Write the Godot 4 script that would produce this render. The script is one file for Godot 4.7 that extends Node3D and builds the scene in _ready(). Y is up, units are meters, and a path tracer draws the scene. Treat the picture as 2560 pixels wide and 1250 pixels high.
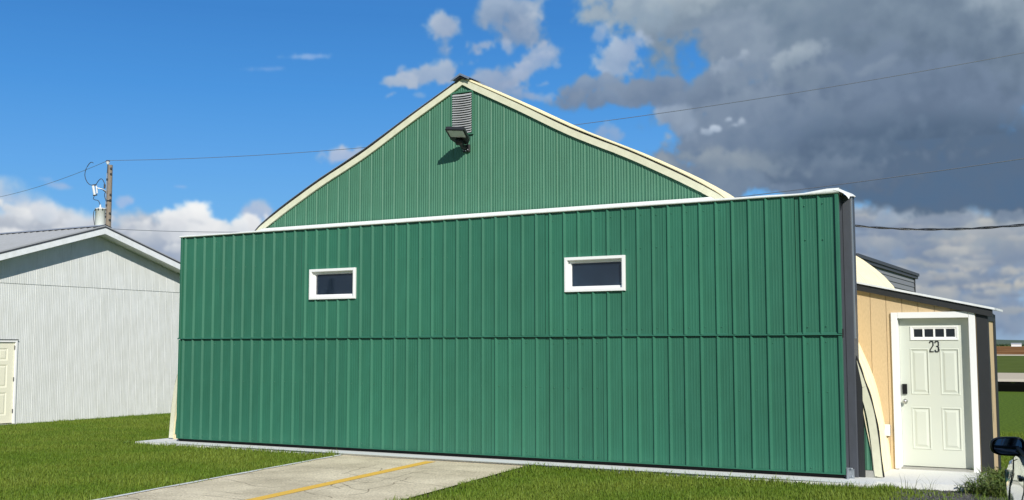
extends Node3D

# Green arched hangar with a bifold door, an entry shed beside it, a white hangar behind left.
# World: x runs along the front of the green door (left to right), y up, z towards the viewer.
# The front face of the door is z = 0, its lower left corner is the origin.

const DOOR_W := 11.55
const DOOR_H := 3.60
const GABLE_Z := -0.31
const MID := 5.73
const GROUND := -0.07
const SUN := Vector3(0.93, 0.84, 1.0)

# outer edge of the arch: distance from the middle, height
const ARCH := [[0.0, 5.86], [1.0, 5.35], [1.9, 4.87], [2.8, 4.46], [3.3, 4.21], [3.7, 4.0], [4.1, 3.77], [4.25, 3.66], [4.6, 3.38], [5.0, 3.02], [5.35, 2.6], [5.65, 2.12], [5.85, 1.72], [5.98, 1.36], [6.05, 1.14], [6.13, 0.85], [6.18, 0.5], [6.22, 0.0]]
# outer face of the roof sheets
const ROOF := [[0.0, 5.89], [1.0, 5.39], [1.9, 4.92], [2.8, 4.51], [3.3, 4.26], [3.7, 4.05], [4.1, 3.81], [4.25, 3.69], [4.55, 3.42], [4.92, 3.06], [5.2, 2.72], [5.48, 2.25], [5.68, 1.8], [5.8, 1.52], [5.91, 1.23], [5.98, 0.95], [6.04, 0.58], [6.09, 0.3], [6.11, 0.0]]

# lower rounded roof behind the tall front
const MAIN_ROOF := [[0.0, 4.3], [1.5, 4.22], [2.5, 4.08], [3.3, 3.9], [4.0, 3.62], [4.49, 3.38], [4.9, 3.08], [5.22, 2.74], [5.48, 2.25], [5.68, 1.8], [5.8, 1.52], [5.91, 1.23], [5.98, 0.95], [6.04, 0.58], [6.09, 0.3], [6.11, 0.0]]

# clouds: azimuth and elevation of the middle, half widths (degrees), turn, light colour, dark colour, cover, softness, raggedness
const CLOUDS := [
	[-8.45,1.22,7.60,2.32,0,159,179,201,138,162,190,0.9,0.5,0.3],
	[-7.99,4.12,9.38,3.68,0,163,174,187,128,147,174,0.97,0.25,0.55],
	[-11.08,6.38,2.27,0.79,0,170,182,196,130,150,176,0.85,0.5,0.9],
	[-9.80,5.15,2.42,0.88,-5,165,173,182,135,150,171,0.9,0.4,0.8],
	[-6.16,5.21,2.65,1.15,0,168,175,181,144,157,172,0.8,0.5,0.8],
	[-7.81,4.31,1.99,0.68,-10,150,159,174,117,136,165,0.9,0.35,0.8],
	[-8.91,4.05,1.10,0.47,0,179,181,180,139,152,169,0.85,0.35,0.9],
	[-6.77,3.02,2.67,0.54,-3,139,152,171,116,135,164,0.9,0.35,0.6],
	[-7.99,4.31,0.47,0.23,-18,208,206,201,180,181,180,0.9,0.4,1.3],
	[-7.28,4.00,0.61,0.29,-24,218,215,208,189,188,185,0.95,0.35,1.2],
	[-6.66,3.73,0.46,0.15,-14,198,196,191,174,176,176,0.8,0.4,1.2],
	[-8.39,3.25,1.27,0.39,0,188,187,184,158,163,170,0.85,0.35,0.8],
	[-7.14,2.84,2.68,0.31,-4,141,151,168,120,136,162,0.8,0.4,0.6],
	[-4.92,3.26,0.76,0.42,30,208,205,196,180,181,178,0.85,0.4,1.2],
	[-4.33,2.96,0.69,0.38,-10,210,206,197,176,178,176,0.85,0.4,1.2],
	[-5.28,2.80,0.70,0.23,0,192,191,186,165,169,172,0.8,0.4,1.2],
	[-8.41,2.57,2.36,0.51,0,191,191,187,163,170,178,0.85,0.35,0.9],
	[-6.45,2.15,2.12,0.57,-8,173,177,180,145,159,178,0.85,0.35,0.9],
	[-4.87,2.22,1.38,0.57,0,181,183,182,134,152,178,0.85,0.35,0.9],
	[-9.60,5.64,1.67,0.35,-3,132,146,170,115,134,162,0.8,0.4,0.8],
	[-4.28,4.19,1.54,0.75,0,152,162,174,129,144,166,0.8,0.4,0.8],
	[-11.49,5.21,1.14,0.44,0,174,180,186,143,156,175,0.8,0.4,0.9],
	[-10.76,4.20,1.50,0.51,0,153,164,178,133,149,172,0.8,0.4,0.9],
	[-10.41,3.40,1.68,0.51,0,164,171,180,144,157,174,0.7,0.4,0.9],
	[-9.93,7.03,1.49,0.24,-4,194,205,216,159,178,200,0.75,0.5,0.9],
	[-20.40,17.37,6.84,1.47,-4,185,196,203,149,165,180,0.95,0.28,0.7],
	[-17.72,17.03,3.68,1.37,-10,214,222,223,169,182,191,0.95,0.45,0.6],
	[-13.34,15.38,8.41,3.87,-5,141,158,173,116,135,156,1.0,0.25,0.42],
	[-17.76,15.27,2.65,1.88,-10,147,163,180,127,144,165,0.97,0.3,0.5],
	[-18.41,13.11,2.45,1.40,20,136,153,174,118,136,160,0.97,0.25,0.6],
	[-6.37,14.18,8.62,5.04,0,125,143,162,102,120,142,1.0,0.3,0.35],
	[-11.51,11.14,9.89,3.72,-4,116,134,158,101,119,143,1.0,0.25,0.38],
	[-17.24,10.84,4.83,2.02,12,127,144,166,108,127,152,0.98,0.2,0.5],
	[-21.21,11.90,0.54,0.81,-20,174,188,207,146,163,186,0.85,0.4,1.1],
	[-21.09,10.67,0.70,0.53,-30,166,181,201,143,161,185,0.8,0.4,1.1],
	[-16.48,8.59,6.57,1.42,-2,132,147,165,109,127,151,0.97,0.22,0.7],
	[-7.83,8.96,8.72,2.51,-4,95,115,139,80,100,125,1.0,0.3,0.35],
	[-6.61,7.54,7.49,1.44,-5,90,110,135,75,96,121,1.0,0.28,0.4],
	[-13.12,8.66,4.26,0.80,-8,107,125,147,93,112,137,0.9,0.4,0.6],
	[-18.48,9.37,3.25,0.61,-5,151,163,174,126,143,162,0.7,0.5,0.8],
	[-16.67,13.82,1.92,1.09,10,141,157,176,120,138,161,0.95,0.3,0.5],
	[-17.98,14.39,1.22,0.40,15,170,184,200,136,153,175,0.8,0.4,1.0],
	[-14.85,14.31,1.69,0.55,20,174,187,198,134,151,169,0.8,0.5,0.9],
	[-14.18,13.48,2.17,0.69,0,138,154,172,116,134,155,0.8,0.5,0.8],
	[-10.67,13.62,1.33,0.31,18,138,154,173,116,134,156,0.6,0.6,0.9],
	[-9.24,10.99,1.12,0.43,-10,114,133,156,100,119,143,0.6,0.6,0.9],
	[-19.11,10.95,0.33,0.16,0,197,210,226,161,178,200,0.6,0.6,1.5],
	[-18.65,11.06,0.29,0.14,-10,201,214,230,161,178,200,0.8,0.5,1.5],
	[-17.67,11.22,0.28,0.18,20,210,221,234,169,186,208,0.7,0.55,1.5],
	[-17.27,11.39,0.28,0.20,-30,216,226,238,169,186,208,0.7,0.55,1.5],
	[-17.91,11.52,0.20,0.12,0,192,206,222,160,178,201,0.7,0.5,1.5],
	[-16.82,11.51,0.16,0.08,0,188,202,219,160,178,201,0.6,0.5,1.5],
	[-20.50,11.37,1.03,1.02,-40,147,164,186,128,146,171,0.85,0.4,0.9],
	[-4.17,15.79,2.10,1.46,-30,170,184,196,130,147,164,0.8,0.6,0.5],
	[-29.29,16.99,2.13,1.20,0,163,179,200,131,151,179,0.93,0.35,0.7],
	[-28.86,16.29,1.60,0.90,0,147,165,190,130,152,182,0.85,0.4,0.8],
	[-28.22,16.69,0.77,0.68,-20,181,194,211,147,166,192,0.8,0.4,1.0],
	[-32.86,16.41,0.89,0.88,0,179,192,210,147,166,195,0.97,0.28,0.6],
	[-32.86,15.66,0.47,0.64,0,160,176,200,142,164,196,0.7,0.5,0.8],
	[-33.63,14.04,2.00,0.53,8,176,189,208,148,168,197,0.92,0.35,0.9],
	[-35.21,13.71,1.01,0.40,5,179,192,210,152,171,199,0.9,0.35,0.9],
	[-31.20,15.42,0.89,0.36,10,165,181,207,147,168,200,0.85,0.4,1.0],
	[-30.14,13.77,2.12,0.85,10,166,180,203,144,164,194,0.92,0.35,0.9],
	[-28.23,14.57,1.32,0.73,35,168,183,207,147,169,201,0.88,0.4,1.0],
	[-29.61,15.39,0.38,0.44,0,168,184,210,147,170,203,0.8,0.5,1.0],
	[-29.51,13.26,1.48,0.61,-10,156,172,198,139,160,192,0.85,0.4,0.9],
	[-28.45,13.05,1.27,0.29,-15,162,181,210,143,168,204,0.7,0.5,1.0],
	[-23.79,14.71,1.22,0.97,35,179,194,214,147,167,195,0.93,0.35,1.0],
	[-23.05,15.39,0.55,0.72,-20,170,188,212,148,169,200,0.8,0.45,1.0],
	[-24.62,16.03,0.42,0.52,0,168,186,212,147,169,201,0.7,0.5,1.0],
	[-25.06,13.42,1.90,0.53,10,139,157,181,119,139,167,0.95,0.3,0.7],
	[-23.39,12.87,3.77,0.73,4,132,150,174,111,131,159,0.97,0.25,0.6],
	[-21.71,13.13,1.87,0.69,8,127,145,169,110,130,157,0.95,0.3,0.7],
	[-24.35,11.05,0.84,0.53,0,159,178,208,142,166,202,0.75,0.5,1.0],
	[-40.00,14.71,1.19,0.16,4,162,189,226,134,172,224,0.85,0.5,0.7],
	[-42.06,14.00,1.01,0.12,4,134,172,224,121,164,222,0.6,0.6,0.8],
	[-38.19,9.80,1.36,0.37,6,194,200,216,165,184,216,0.9,0.4,0.8],
	[-42.50,6.84,0.84,0.57,0,185,196,216,159,182,218,0.9,0.4,0.7],
	[-51.82,7.72,0.79,0.17,-6,182,191,216,157,187,228,0.7,0.6,0.9],
	[-52.55,8.01,0.46,0.19,0,176,191,220,157,189,232,0.6,0.6,0.9],
	[-46.24,7.96,0.31,0.08,0,169,192,228,146,184,232,0.7,0.6,0.6],
	[-48.84,7.14,0.37,0.31,0,188,200,222,165,189,226,0.85,0.4,0.7],
	[-53.65,4.30,6.58,2.09,-3,194,200,210,165,176,194,1.0,0.22,0.5],
	[-54.09,6.93,2.42,0.94,-18,207,214,224,178,194,218,0.8,0.6,0.7],
	[-52.12,5.88,4.09,1.06,-10,226,229,234,201,208,218,0.95,0.4,0.6],
	[-53.35,5.54,1.92,0.72,-8,183,190,201,163,173,189,0.85,0.35,0.8],
	[-50.85,5.35,1.63,0.35,-5,176,185,198,164,174,189,0.7,0.45,0.8],
	[-53.90,6.47,1.04,0.30,-20,239,240,240,201,208,217,0.9,0.35,0.9],
	[-53.69,5.34,2.08,0.30,-4,227,229,232,194,201,210,0.8,0.4,0.9],
	[-47.51,5.26,3.77,1.48,0,201,205,213,169,179,196,0.98,0.3,0.6],
	[-45.62,6.07,2.22,1.04,0,248,248,247,224,227,231,0.98,0.2,0.75],
	[-43.46,5.76,2.66,0.85,-5,239,240,241,212,217,224,0.97,0.25,0.8],
	[-46.77,5.88,1.14,0.60,0,233,234,237,205,211,219,0.9,0.3,0.9],
	[-47.89,5.45,1.32,0.67,0,201,206,215,185,193,205,0.85,0.35,0.8],
	[-47.49,4.47,2.08,0.79,0,169,180,199,153,167,190,0.9,0.45,0.6],
	[-44.04,5.14,3.52,0.52,0,196,202,212,176,186,200,0.8,0.5,0.7],
	[-41.28,5.81,1.80,0.61,0,226,228,232,196,203,214,0.9,0.3,0.8],
	[-5.30,3.27,1.11,0.22,-9,135,150,172,122,140,166,0.78,0.40,1.25],
	[-7.79,5.80,0.63,0.25,-8,175,181,186,147,157,171,0.82,0.40,0.88],
	[-11.13,2.54,1.03,0.12,-9,138,152,172,119,137,164,0.86,0.40,0.94],
	[-7.26,1.68,1.04,0.12,0,152,162,175,129,146,169,0.68,0.40,0.88],
	[-11.78,5.79,0.72,0.18,-7,141,154,173,120,138,165,0.72,0.40,0.96],
	[-5.63,3.95,0.44,0.19,-7,150,160,175,116,134,163,0.68,0.40,1.09],
	[-11.95,6.48,0.61,0.25,0,151,162,175,130,147,169,0.67,0.40,1.06],
	[-11.43,2.67,1.17,0.20,0,199,198,194,143,155,171,0.76,0.40,1.26],
	[-3.60,4.56,0.87,0.17,-5,171,177,184,144,156,171,0.90,0.40,0.88],
	[-2.99,5.88,0.84,0.19,-1,149,160,175,122,140,166,0.57,0.40,1.26],
	[-7.54,6.18,1.19,0.25,2,146,158,174,127,145,168,0.70,0.40,0.87],
	[-9.59,2.28,0.85,0.20,-6,143,155,173,123,140,166,0.72,0.40,0.95],
	[-11.00,4.50,0.79,0.29,2,143,156,173,121,138,165,0.65,0.40,1.19],
	[-8.95,2.17,1.17,0.18,-5,148,159,175,121,139,165,0.65,0.40,1.04],
	[-5.80,2.58,0.67,0.20,0,135,150,172,124,141,166,0.79,0.40,1.03],
	[-6.21,2.36,1.13,0.15,-7,149,160,175,121,138,165,0.85,0.40,1.14],
	[-3.43,1.55,0.83,0.13,-5,151,162,175,123,140,166,0.80,0.40,1.17],
	[-4.87,5.41,0.92,0.23,-6,148,160,175,125,142,167,0.56,0.40,0.88],
	[-6.13,4.16,0.60,0.22,3,184,187,189,146,157,171,0.60,0.40,0.96],
	[-10.50,5.57,0.45,0.22,-8,145,157,174,119,137,164,0.55,0.40,1.00],
	[-8.38,5.03,0.51,0.23,-3,188,190,190,143,155,171,0.67,0.40,1.09],
	[-4.67,1.67,0.76,0.16,-3,173,179,185,153,162,172,0.89,0.40,1.28],
	[-9.00,3.43,1.27,0.12,-4,146,157,174,118,135,163,0.86,0.40,0.99],
	[-10.22,4.34,0.69,0.23,0,151,161,175,124,142,167,0.89,0.40,1.05],
	[-9.28,4.39,1.37,0.19,-2,137,151,172,125,142,167,0.65,0.40,1.19],
	[-12.40,2.42,0.95,0.15,1,139,153,172,120,137,164,0.90,0.40,0.95],
	[-7.82,3.40,1.01,0.20,-3,193,194,192,148,158,171,0.67,0.40,0.95],
	[-7.90,3.79,0.74,0.22,-8,177,182,186,151,160,172,0.86,0.40,1.07],
	[-4.86,6.15,0.78,0.28,-1,143,156,173,129,146,169,0.69,0.40,1.23],
	[-9.47,5.46,1.22,0.24,-6,142,155,173,120,138,165,0.87,0.40,0.87],
	[-7.08,4.01,0.86,0.15,0,149,160,175,117,134,163,0.84,0.40,1.20],
	[-12.25,3.24,1.14,0.24,0,135,150,172,128,145,168,0.78,0.40,1.28],
	[-11.16,2.96,0.72,0.19,-4,142,155,173,118,136,164,0.57,0.40,0.85],
	[-11.73,4.64,0.48,0.24,0,137,151,172,122,140,166,0.76,0.40,1.04],
	[-8.83,1.82,0.46,0.16,-3,144,156,174,129,146,169,0.77,0.40,0.93],
	[-9.95,3.74,1.15,0.17,1,180,184,188,156,164,173,0.80,0.40,1.13],
	[-5.89,5.85,0.48,0.22,0,197,197,193,151,160,172,0.83,0.40,0.81],
	[-11.97,2.92,0.57,0.22,-5,172,178,185,161,167,173,0.84,0.40,0.87],
	[-8.99,3.35,0.62,0.17,-7,181,185,188,144,155,171,0.78,0.40,1.20],
	[-4.26,4.13,0.84,0.21,3,142,155,173,117,135,163,0.62,0.40,0.82],
	[-7.81,2.04,1.12,0.11,-2,146,158,174,122,140,166,0.58,0.40,0.88],
	[-8.71,5.62,0.77,0.22,0,177,182,187,145,156,171,0.63,0.40,1.04],
	[-3.54,5.98,0.71,0.30,2,143,156,173,130,147,169,0.78,0.40,0.95],
	[-5.43,3.03,0.54,0.12,-9,171,177,184,150,159,172,0.68,0.40,0.96],
	[-9.64,4.13,1.13,0.19,-5,190,192,191,160,167,173,0.70,0.40,1.29],
	[-11.80,6.49,1.20,0.18,0,152,162,175,123,141,166,0.58,0.40,0.84],
	[-7.70,2.00,1.30,0.11,0,181,185,188,143,154,171,0.69,0.40,0.95],
	[-12.05,6.28,1.40,0.23,0,186,188,189,143,155,171,0.59,0.40,1.07],
	[-6.69,1.87,1.19,0.12,-1,143,156,173,124,141,166,0.77,0.40,1.16],
	[-9.47,1.95,0.85,0.17,-6,178,183,187,143,155,171,0.84,0.40,0.96],
	[-11.60,5.87,0.67,0.20,-5,139,153,172,116,134,163,0.57,0.40,0.90],
	[-8.73,5.00,0.50,0.19,-5,145,157,174,129,146,169,0.82,0.40,1.09],
	[-4.59,4.11,0.98,0.25,-1,139,153,173,128,145,168,0.60,0.40,0.83],
	[-9.80,5.61,1.08,0.16,3,145,157,174,116,134,163,0.60,0.40,0.98],
	[-3.46,2.11,0.91,0.13,-4,179,183,187,142,154,171,0.84,0.40,1.16],
	[-7.19,5.87,0.56,0.25,0,149,160,175,117,135,163,0.87,0.40,1.03],
	[-8.12,4.26,1.14,0.24,-7,145,157,174,117,135,163,0.70,0.40,0.83],
	[-12.21,1.67,1.01,0.14,1,175,181,186,147,157,171,0.75,0.40,0.98],
	[-10.09,2.76,0.76,0.17,-1,150,161,175,125,142,167,0.60,0.40,1.22],
	[-12.09,4.09,0.59,0.19,0,138,152,172,127,145,168,0.79,0.40,1.23],
	[-4.76,3.26,0.73,0.14,0,138,152,172,121,139,165,0.56,0.40,0.96],
	[-7.76,4.50,1.07,0.25,-5,151,162,175,126,143,167,0.74,0.40,1.20],
	[-6.65,4.56,1.03,0.19,-4,171,178,184,149,158,172,0.82,0.40,1.16],
	[-3.54,4.71,0.63,0.18,-8,147,158,174,130,147,169,0.79,0.40,1.22],
	[-6.55,2.75,0.59,0.18,-1,200,199,194,152,161,172,0.55,0.40,1.00],
	[-6.05,5.42,1.24,0.27,-3,172,178,185,155,163,173,0.80,0.40,0.99],
	[-10.41,2.10,0.71,0.14,-6,138,152,172,125,142,167,0.63,0.40,0.83],
	[-4.48,3.51,1.19,0.19,0,185,188,189,160,166,173,0.65,0.40,1.10],
	[-10.67,1.71,0.45,0.11,-4,138,152,172,118,136,164,0.78,0.40,1.15],
	[-11.90,2.89,0.91,0.22,-8,196,196,193,154,163,172,0.63,0.40,1.15],
	[-7.84,2.27,0.49,0.12,2,173,179,185,154,162,172,0.82,0.40,1.17],
	[-4.78,2.33,1.03,0.20,2,152,162,175,117,135,163,0.57,0.40,0.90],
	[-7.92,4.54,1.05,0.19,2,186,189,189,149,159,172,0.76,0.40,0.99],
	[-7.63,3.04,1.31,0.19,2,147,159,174,120,138,165,0.72,0.40,0.98],
	[-3.72,2.68,0.71,0.14,0,149,160,175,124,142,167,0.67,0.40,1.22],
	[-11.98,3.95,0.84,0.19,-2,177,182,186,143,155,171,0.89,0.40,1.07],
	[-3.52,4.33,0.46,0.22,3,193,194,192,149,159,172,0.64,0.40,1.03],
	[-7.38,4.49,0.45,0.23,0,184,187,189,143,155,171,0.88,0.40,1.14],
	[-11.94,4.01,0.82,0.21,-4,151,161,175,125,143,167,0.56,0.40,0.81],
	[-8.42,2.63,1.24,0.20,-8,200,199,194,157,164,173,0.60,0.40,1.19],
	[-3.17,4.15,1.26,0.17,-5,184,187,189,147,158,171,0.59,0.40,0.88],
	[-11.73,4.24,0.80,0.27,-9,169,176,184,158,165,173,0.76,0.40,0.87],
	[-3.61,5.03,1.22,0.15,-1,177,182,186,157,164,173,0.82,0.40,0.88],
	[-3.18,3.70,0.99,0.13,-2,141,154,173,121,139,165,0.75,0.40,1.28],
	[-6.86,5.14,0.64,0.25,3,184,187,189,156,163,173,0.82,0.40,1.01],
	[-6.51,3.86,1.14,0.16,3,181,185,188,148,158,172,0.65,0.40,1.03],
	[-3.64,3.08,0.71,0.18,0,152,162,175,130,147,169,0.61,0.40,1.27],
	[-7.99,5.98,1.11,0.23,-7,140,153,173,124,141,166,0.60,0.40,0.98],
	[-6.94,3.93,0.59,0.16,-9,179,184,187,144,156,171,0.64,0.40,0.94],
	[-5.35,2.51,0.63,0.19,0,189,191,190,146,157,171,0.86,0.40,1.02],
	[-10.77,2.05,0.54,0.12,-7,135,150,172,116,134,163,0.72,0.40,1.24],
	[-6.63,6.12,0.50,0.28,2,138,152,172,130,147,169,0.57,0.40,1.14],
	[-11.75,6.05,0.88,0.32,-7,136,150,172,125,143,167,0.59,0.40,1.18],
	[-9.46,5.16,0.41,0.25,0,143,156,173,118,136,164,0.64,0.40,1.27],
	[-11.56,5.49,0.78,0.19,2,146,158,174,118,136,164,0.72,0.40,1.14],
	[-12.98,12.02,0.82,0.31,4,131,148,167,103,122,145,0.33,0.80,1.35],
	[-11.17,11.16,1.77,0.56,10,123,139,161,99,119,142,0.23,0.80,1.03],
	[-14.59,9.46,1.58,0.48,-10,124,141,162,106,125,148,0.23,0.80,1.28],
	[-14.79,16.01,1.95,0.44,18,131,147,167,106,125,148,0.44,0.80,1.09],
	[-9.84,10.57,1.18,0.33,16,120,137,159,97,117,140,0.22,0.80,1.26],
	[-13.67,9.58,1.06,0.28,-10,120,137,159,104,123,146,0.40,0.80,1.35],
	[-11.86,15.78,0.93,0.20,1,124,140,162,101,120,144,0.27,0.80,0.95],
	[-11.96,8.98,1.28,0.24,-4,129,145,165,101,120,144,0.23,0.80,1.17],
	[-19.45,8.81,1.33,0.33,2,136,152,171,115,133,155,0.44,0.80,1.11],
	[-17.12,12.73,1.23,0.48,-9,142,158,176,110,129,152,0.28,0.80,1.31],
	[-11.48,15.46,2.02,0.39,5,120,137,159,100,120,143,0.43,0.80,1.19],
	[-12.00,14.32,0.97,0.40,-4,127,144,164,101,120,144,0.35,0.80,0.97],
	[-17.27,11.23,0.77,0.64,15,138,154,172,111,129,152,0.24,0.80,0.94],
	[-13.01,11.63,0.84,0.50,16,131,147,167,103,122,145,0.35,0.80,1.03],
	[-14.44,16.39,0.80,0.52,9,132,148,168,106,125,148,0.35,0.80,1.22],
	[-12.33,9.49,1.02,0.34,-8,129,146,166,101,121,144,0.23,0.80,1.11],
	[-13.63,8.68,1.60,0.53,-3,121,138,160,104,123,146,0.20,0.80,1.37],
	[-15.38,9.80,1.27,0.57,-1,132,149,168,107,126,149,0.28,0.80,1.27],
	[-12.02,10.82,1.81,0.27,4,126,142,163,101,120,144,0.20,0.80,1.30],
	[-7.67,9.51,1.33,0.39,16,120,137,159,95,115,139,0.25,0.80,1.39],
	[-6.19,14.16,1.47,0.35,0,120,137,159,95,115,139,0.26,0.80,1.04],
	[-20.74,11.68,1.84,0.43,6,139,155,174,117,135,157,0.28,0.80,1.27],
	[-14.26,11.90,1.30,0.50,18,132,148,168,105,124,147,0.27,0.80,1.32],
	[-18.16,16.61,1.87,0.24,5,120,137,159,112,131,153,0.31,0.80,1.30],
	[-12.46,12.40,1.82,0.53,0,120,137,159,102,121,145,0.41,0.80,1.21],
	[-8.55,9.45,0.59,0.57,-11,120,137,159,95,115,139,0.25,0.80,0.93],
	[-14.73,16.02,0.74,0.29,19,126,143,164,106,125,148,0.31,0.80,1.05],
	[-8.22,13.17,1.96,0.57,-2,120,137,159,95,115,139,0.25,0.80,1.10],
	[-12.88,13.37,1.29,0.53,-2,120,137,159,103,122,145,0.42,0.80,1.24],
	[-7.80,9.25,1.70,0.37,-1,120,137,159,95,115,139,0.36,0.80,1.34],
	[-8.50,12.75,1.04,0.30,-1,120,137,159,95,115,139,0.39,0.80,1.00],
	[-11.57,9.73,0.73,0.46,8,123,139,161,100,120,143,0.24,0.80,1.04],
	[-20.72,15.96,0.79,0.20,2,134,150,170,117,135,157,0.44,0.80,1.32],
	[-15.13,9.18,0.83,0.20,18,121,138,160,107,126,148,0.35,0.80,1.28],
	[-12.50,10.08,1.99,0.46,2,125,141,162,102,121,144,0.24,0.80,1.11],
	[-13.15,9.95,1.05,0.56,17,123,139,161,103,122,145,0.33,0.80,1.01],
	[-9.32,11.60,1.64,0.37,9,120,137,159,96,116,140,0.41,0.80,1.29],
	[-15.38,11.28,1.43,0.24,0,122,139,160,107,126,149,0.43,0.80,1.22],
	[-20.16,12.88,1.34,0.27,11,135,151,170,116,134,156,0.31,0.80,0.94],
	[-9.07,14.41,0.69,0.32,-9,120,137,159,95,115,139,0.27,0.80,0.95],
	[-49.95,4.54,0.37,0.28,0,225,228,232,188,196,208,0.43,0.45,1.33],
	[-50.18,5.12,0.29,0.18,4,233,234,236,203,209,216,0.49,0.45,1.31],
	[-47.88,5.56,0.60,0.24,-3,234,235,237,202,208,216,0.62,0.45,1.10],
	[-48.92,6.00,0.43,0.22,-2,232,234,236,203,209,217,0.61,0.45,0.99],
	[-48.60,4.66,0.69,0.33,8,224,227,232,182,191,204,0.43,0.45,1.21],
	[-50.77,5.16,0.34,0.21,-3,224,227,232,191,199,210,0.58,0.45,1.33],
	[-43.14,5.04,0.57,0.21,-2,240,241,241,183,193,205,0.44,0.45,1.34],
	[-49.62,4.51,0.48,0.32,-9,242,243,242,205,210,218,0.45,0.45,1.27],
	[-44.77,5.39,0.53,0.35,1,229,231,235,183,192,205,0.49,0.45,1.21],
	[-48.74,4.93,0.28,0.31,-3,233,234,236,187,195,207,0.49,0.45,1.15],
	[-46.79,5.24,0.44,0.21,-2,242,242,241,200,206,215,0.46,0.45,1.37],
	[-53.83,5.39,0.26,0.18,-9,229,231,235,193,201,211,0.68,0.45,1.01],
	[-48.51,6.25,0.84,0.20,5,226,229,233,184,193,206,0.42,0.45,0.95],
	[-40.94,4.80,0.76,0.20,6,242,242,242,202,208,216,0.49,0.45,0.93],
	[-52.16,4.98,0.41,0.31,-7,233,235,237,179,189,203,0.66,0.45,1.27],
	[-42.15,5.20,0.46,0.15,4,231,233,236,195,202,212,0.56,0.45,0.96],
	[-53.40,5.96,0.51,0.31,-4,231,233,236,205,211,218,0.61,0.45,1.06],
	[-49.35,5.58,0.72,0.20,7,236,237,238,202,208,216,0.40,0.45,1.19],
	[-51.54,6.58,0.36,0.28,-1,230,232,235,185,194,206,0.50,0.45,1.27],
	[-51.76,4.55,0.64,0.29,0,226,229,233,195,202,212,0.71,0.45,1.21],
	[-45.29,6.24,0.60,0.16,-4,227,230,234,192,199,210,0.52,0.45,1.14],
	[-47.58,4.44,0.62,0.28,3,230,232,235,194,201,211,0.50,0.45,1.14],
	[-46.51,4.91,0.59,0.18,7,226,229,233,191,199,210,0.73,0.45,0.91],
	[-47.92,5.68,0.36,0.23,-8,224,227,232,186,195,207,0.43,0.45,1.08],
	[-45.21,5.00,0.45,0.34,1,224,227,232,185,194,206,0.49,0.45,1.14],
	[-48.11,5.99,0.54,0.25,-5,237,238,239,199,205,214,0.73,0.45,1.21],
	[-53.85,5.37,0.61,0.21,-2,237,238,239,188,196,208,0.61,0.45,1.24],
	[-41.94,4.86,0.42,0.28,-2,238,239,239,198,205,214,0.42,0.45,1.28],
	[-51.52,5.50,0.68,0.23,-8,234,235,237,199,205,214,0.56,0.45,1.18],
	[-41.02,5.77,0.34,0.32,-3,238,239,239,205,210,218,0.59,0.45,1.29],
	[-27.70,14.99,0.40,0.19,5,178,192,214,148,171,206,0.69,0.50,1.50],
	[-28.26,13.21,0.19,0.16,-5,178,192,214,148,171,206,0.68,0.50,1.50],
	[-28.72,14.51,0.53,0.18,6,178,192,214,148,171,206,0.57,0.50,1.50],
	[-27.64,13.51,0.61,0.17,15,178,192,214,148,171,206,0.58,0.50,1.50],
	[-30.61,15.26,0.62,0.15,15,178,192,214,148,171,206,0.36,0.50,1.50],
	[-34.22,12.91,0.29,0.14,0,178,192,214,148,171,206,0.43,0.50,1.50],
	[-29.57,13.91,0.59,0.17,23,178,192,214,148,171,206,0.44,0.50,1.50],
	[-32.54,15.37,0.23,0.12,24,178,192,214,148,171,206,0.62,0.50,1.50],
	[-26.90,14.44,0.28,0.14,8,178,192,214,148,171,206,0.52,0.50,1.50],
	[-34.92,13.95,0.29,0.12,0,178,192,214,148,171,206,0.39,0.50,1.50],
	[-31.79,13.37,0.42,0.23,24,178,192,214,148,171,206,0.68,0.50,1.50],
	[-35.62,12.97,0.36,0.10,27,178,192,214,148,171,206,0.70,0.50,1.50],
	[-29.10,13.46,0.55,0.10,24,178,192,214,148,171,206,0.51,0.50,1.50],
	[-27.22,12.98,0.23,0.24,12,178,192,214,148,171,206,0.46,0.50,1.50],
	[-35.26,14.21,0.40,0.17,24,178,192,214,148,171,206,0.68,0.50,1.50],
	[-31.46,14.59,0.53,0.14,18,178,192,214,148,171,206,0.39,0.50,1.50],
]

var M := {}
var rng := RandomNumberGenerator.new()


func _ready() -> void:
	rng.seed = 7
	set_camera()
	set_sky()
	make_materials()
	ground()
	hangar()
	hangar_door()
	shed()
	white_hangar()
	lap_building()
	flood_light()
	power_lines()
	far_things()
	car()
	lawn()
	weeds()
	mirrored_trees()


# ------------------------------------------------------------------ camera, sky, sun

func set_camera() -> void:
	var c := Camera3D.new()
	c.name = "camera"
	add_child(c)
	c.position = Vector3(14.7505, 1.6631, 14.2044)
	c.rotation_degrees = Vector3(4.98, 29.31, -0.1)
	c.keep_aspect = Camera3D.KEEP_HEIGHT
	c.fov = rad_to_deg(2.0 * atan(625.0 / 2750.0))
	c.near = 0.05
	c.far = 9000.0
	c.current = true


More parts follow.
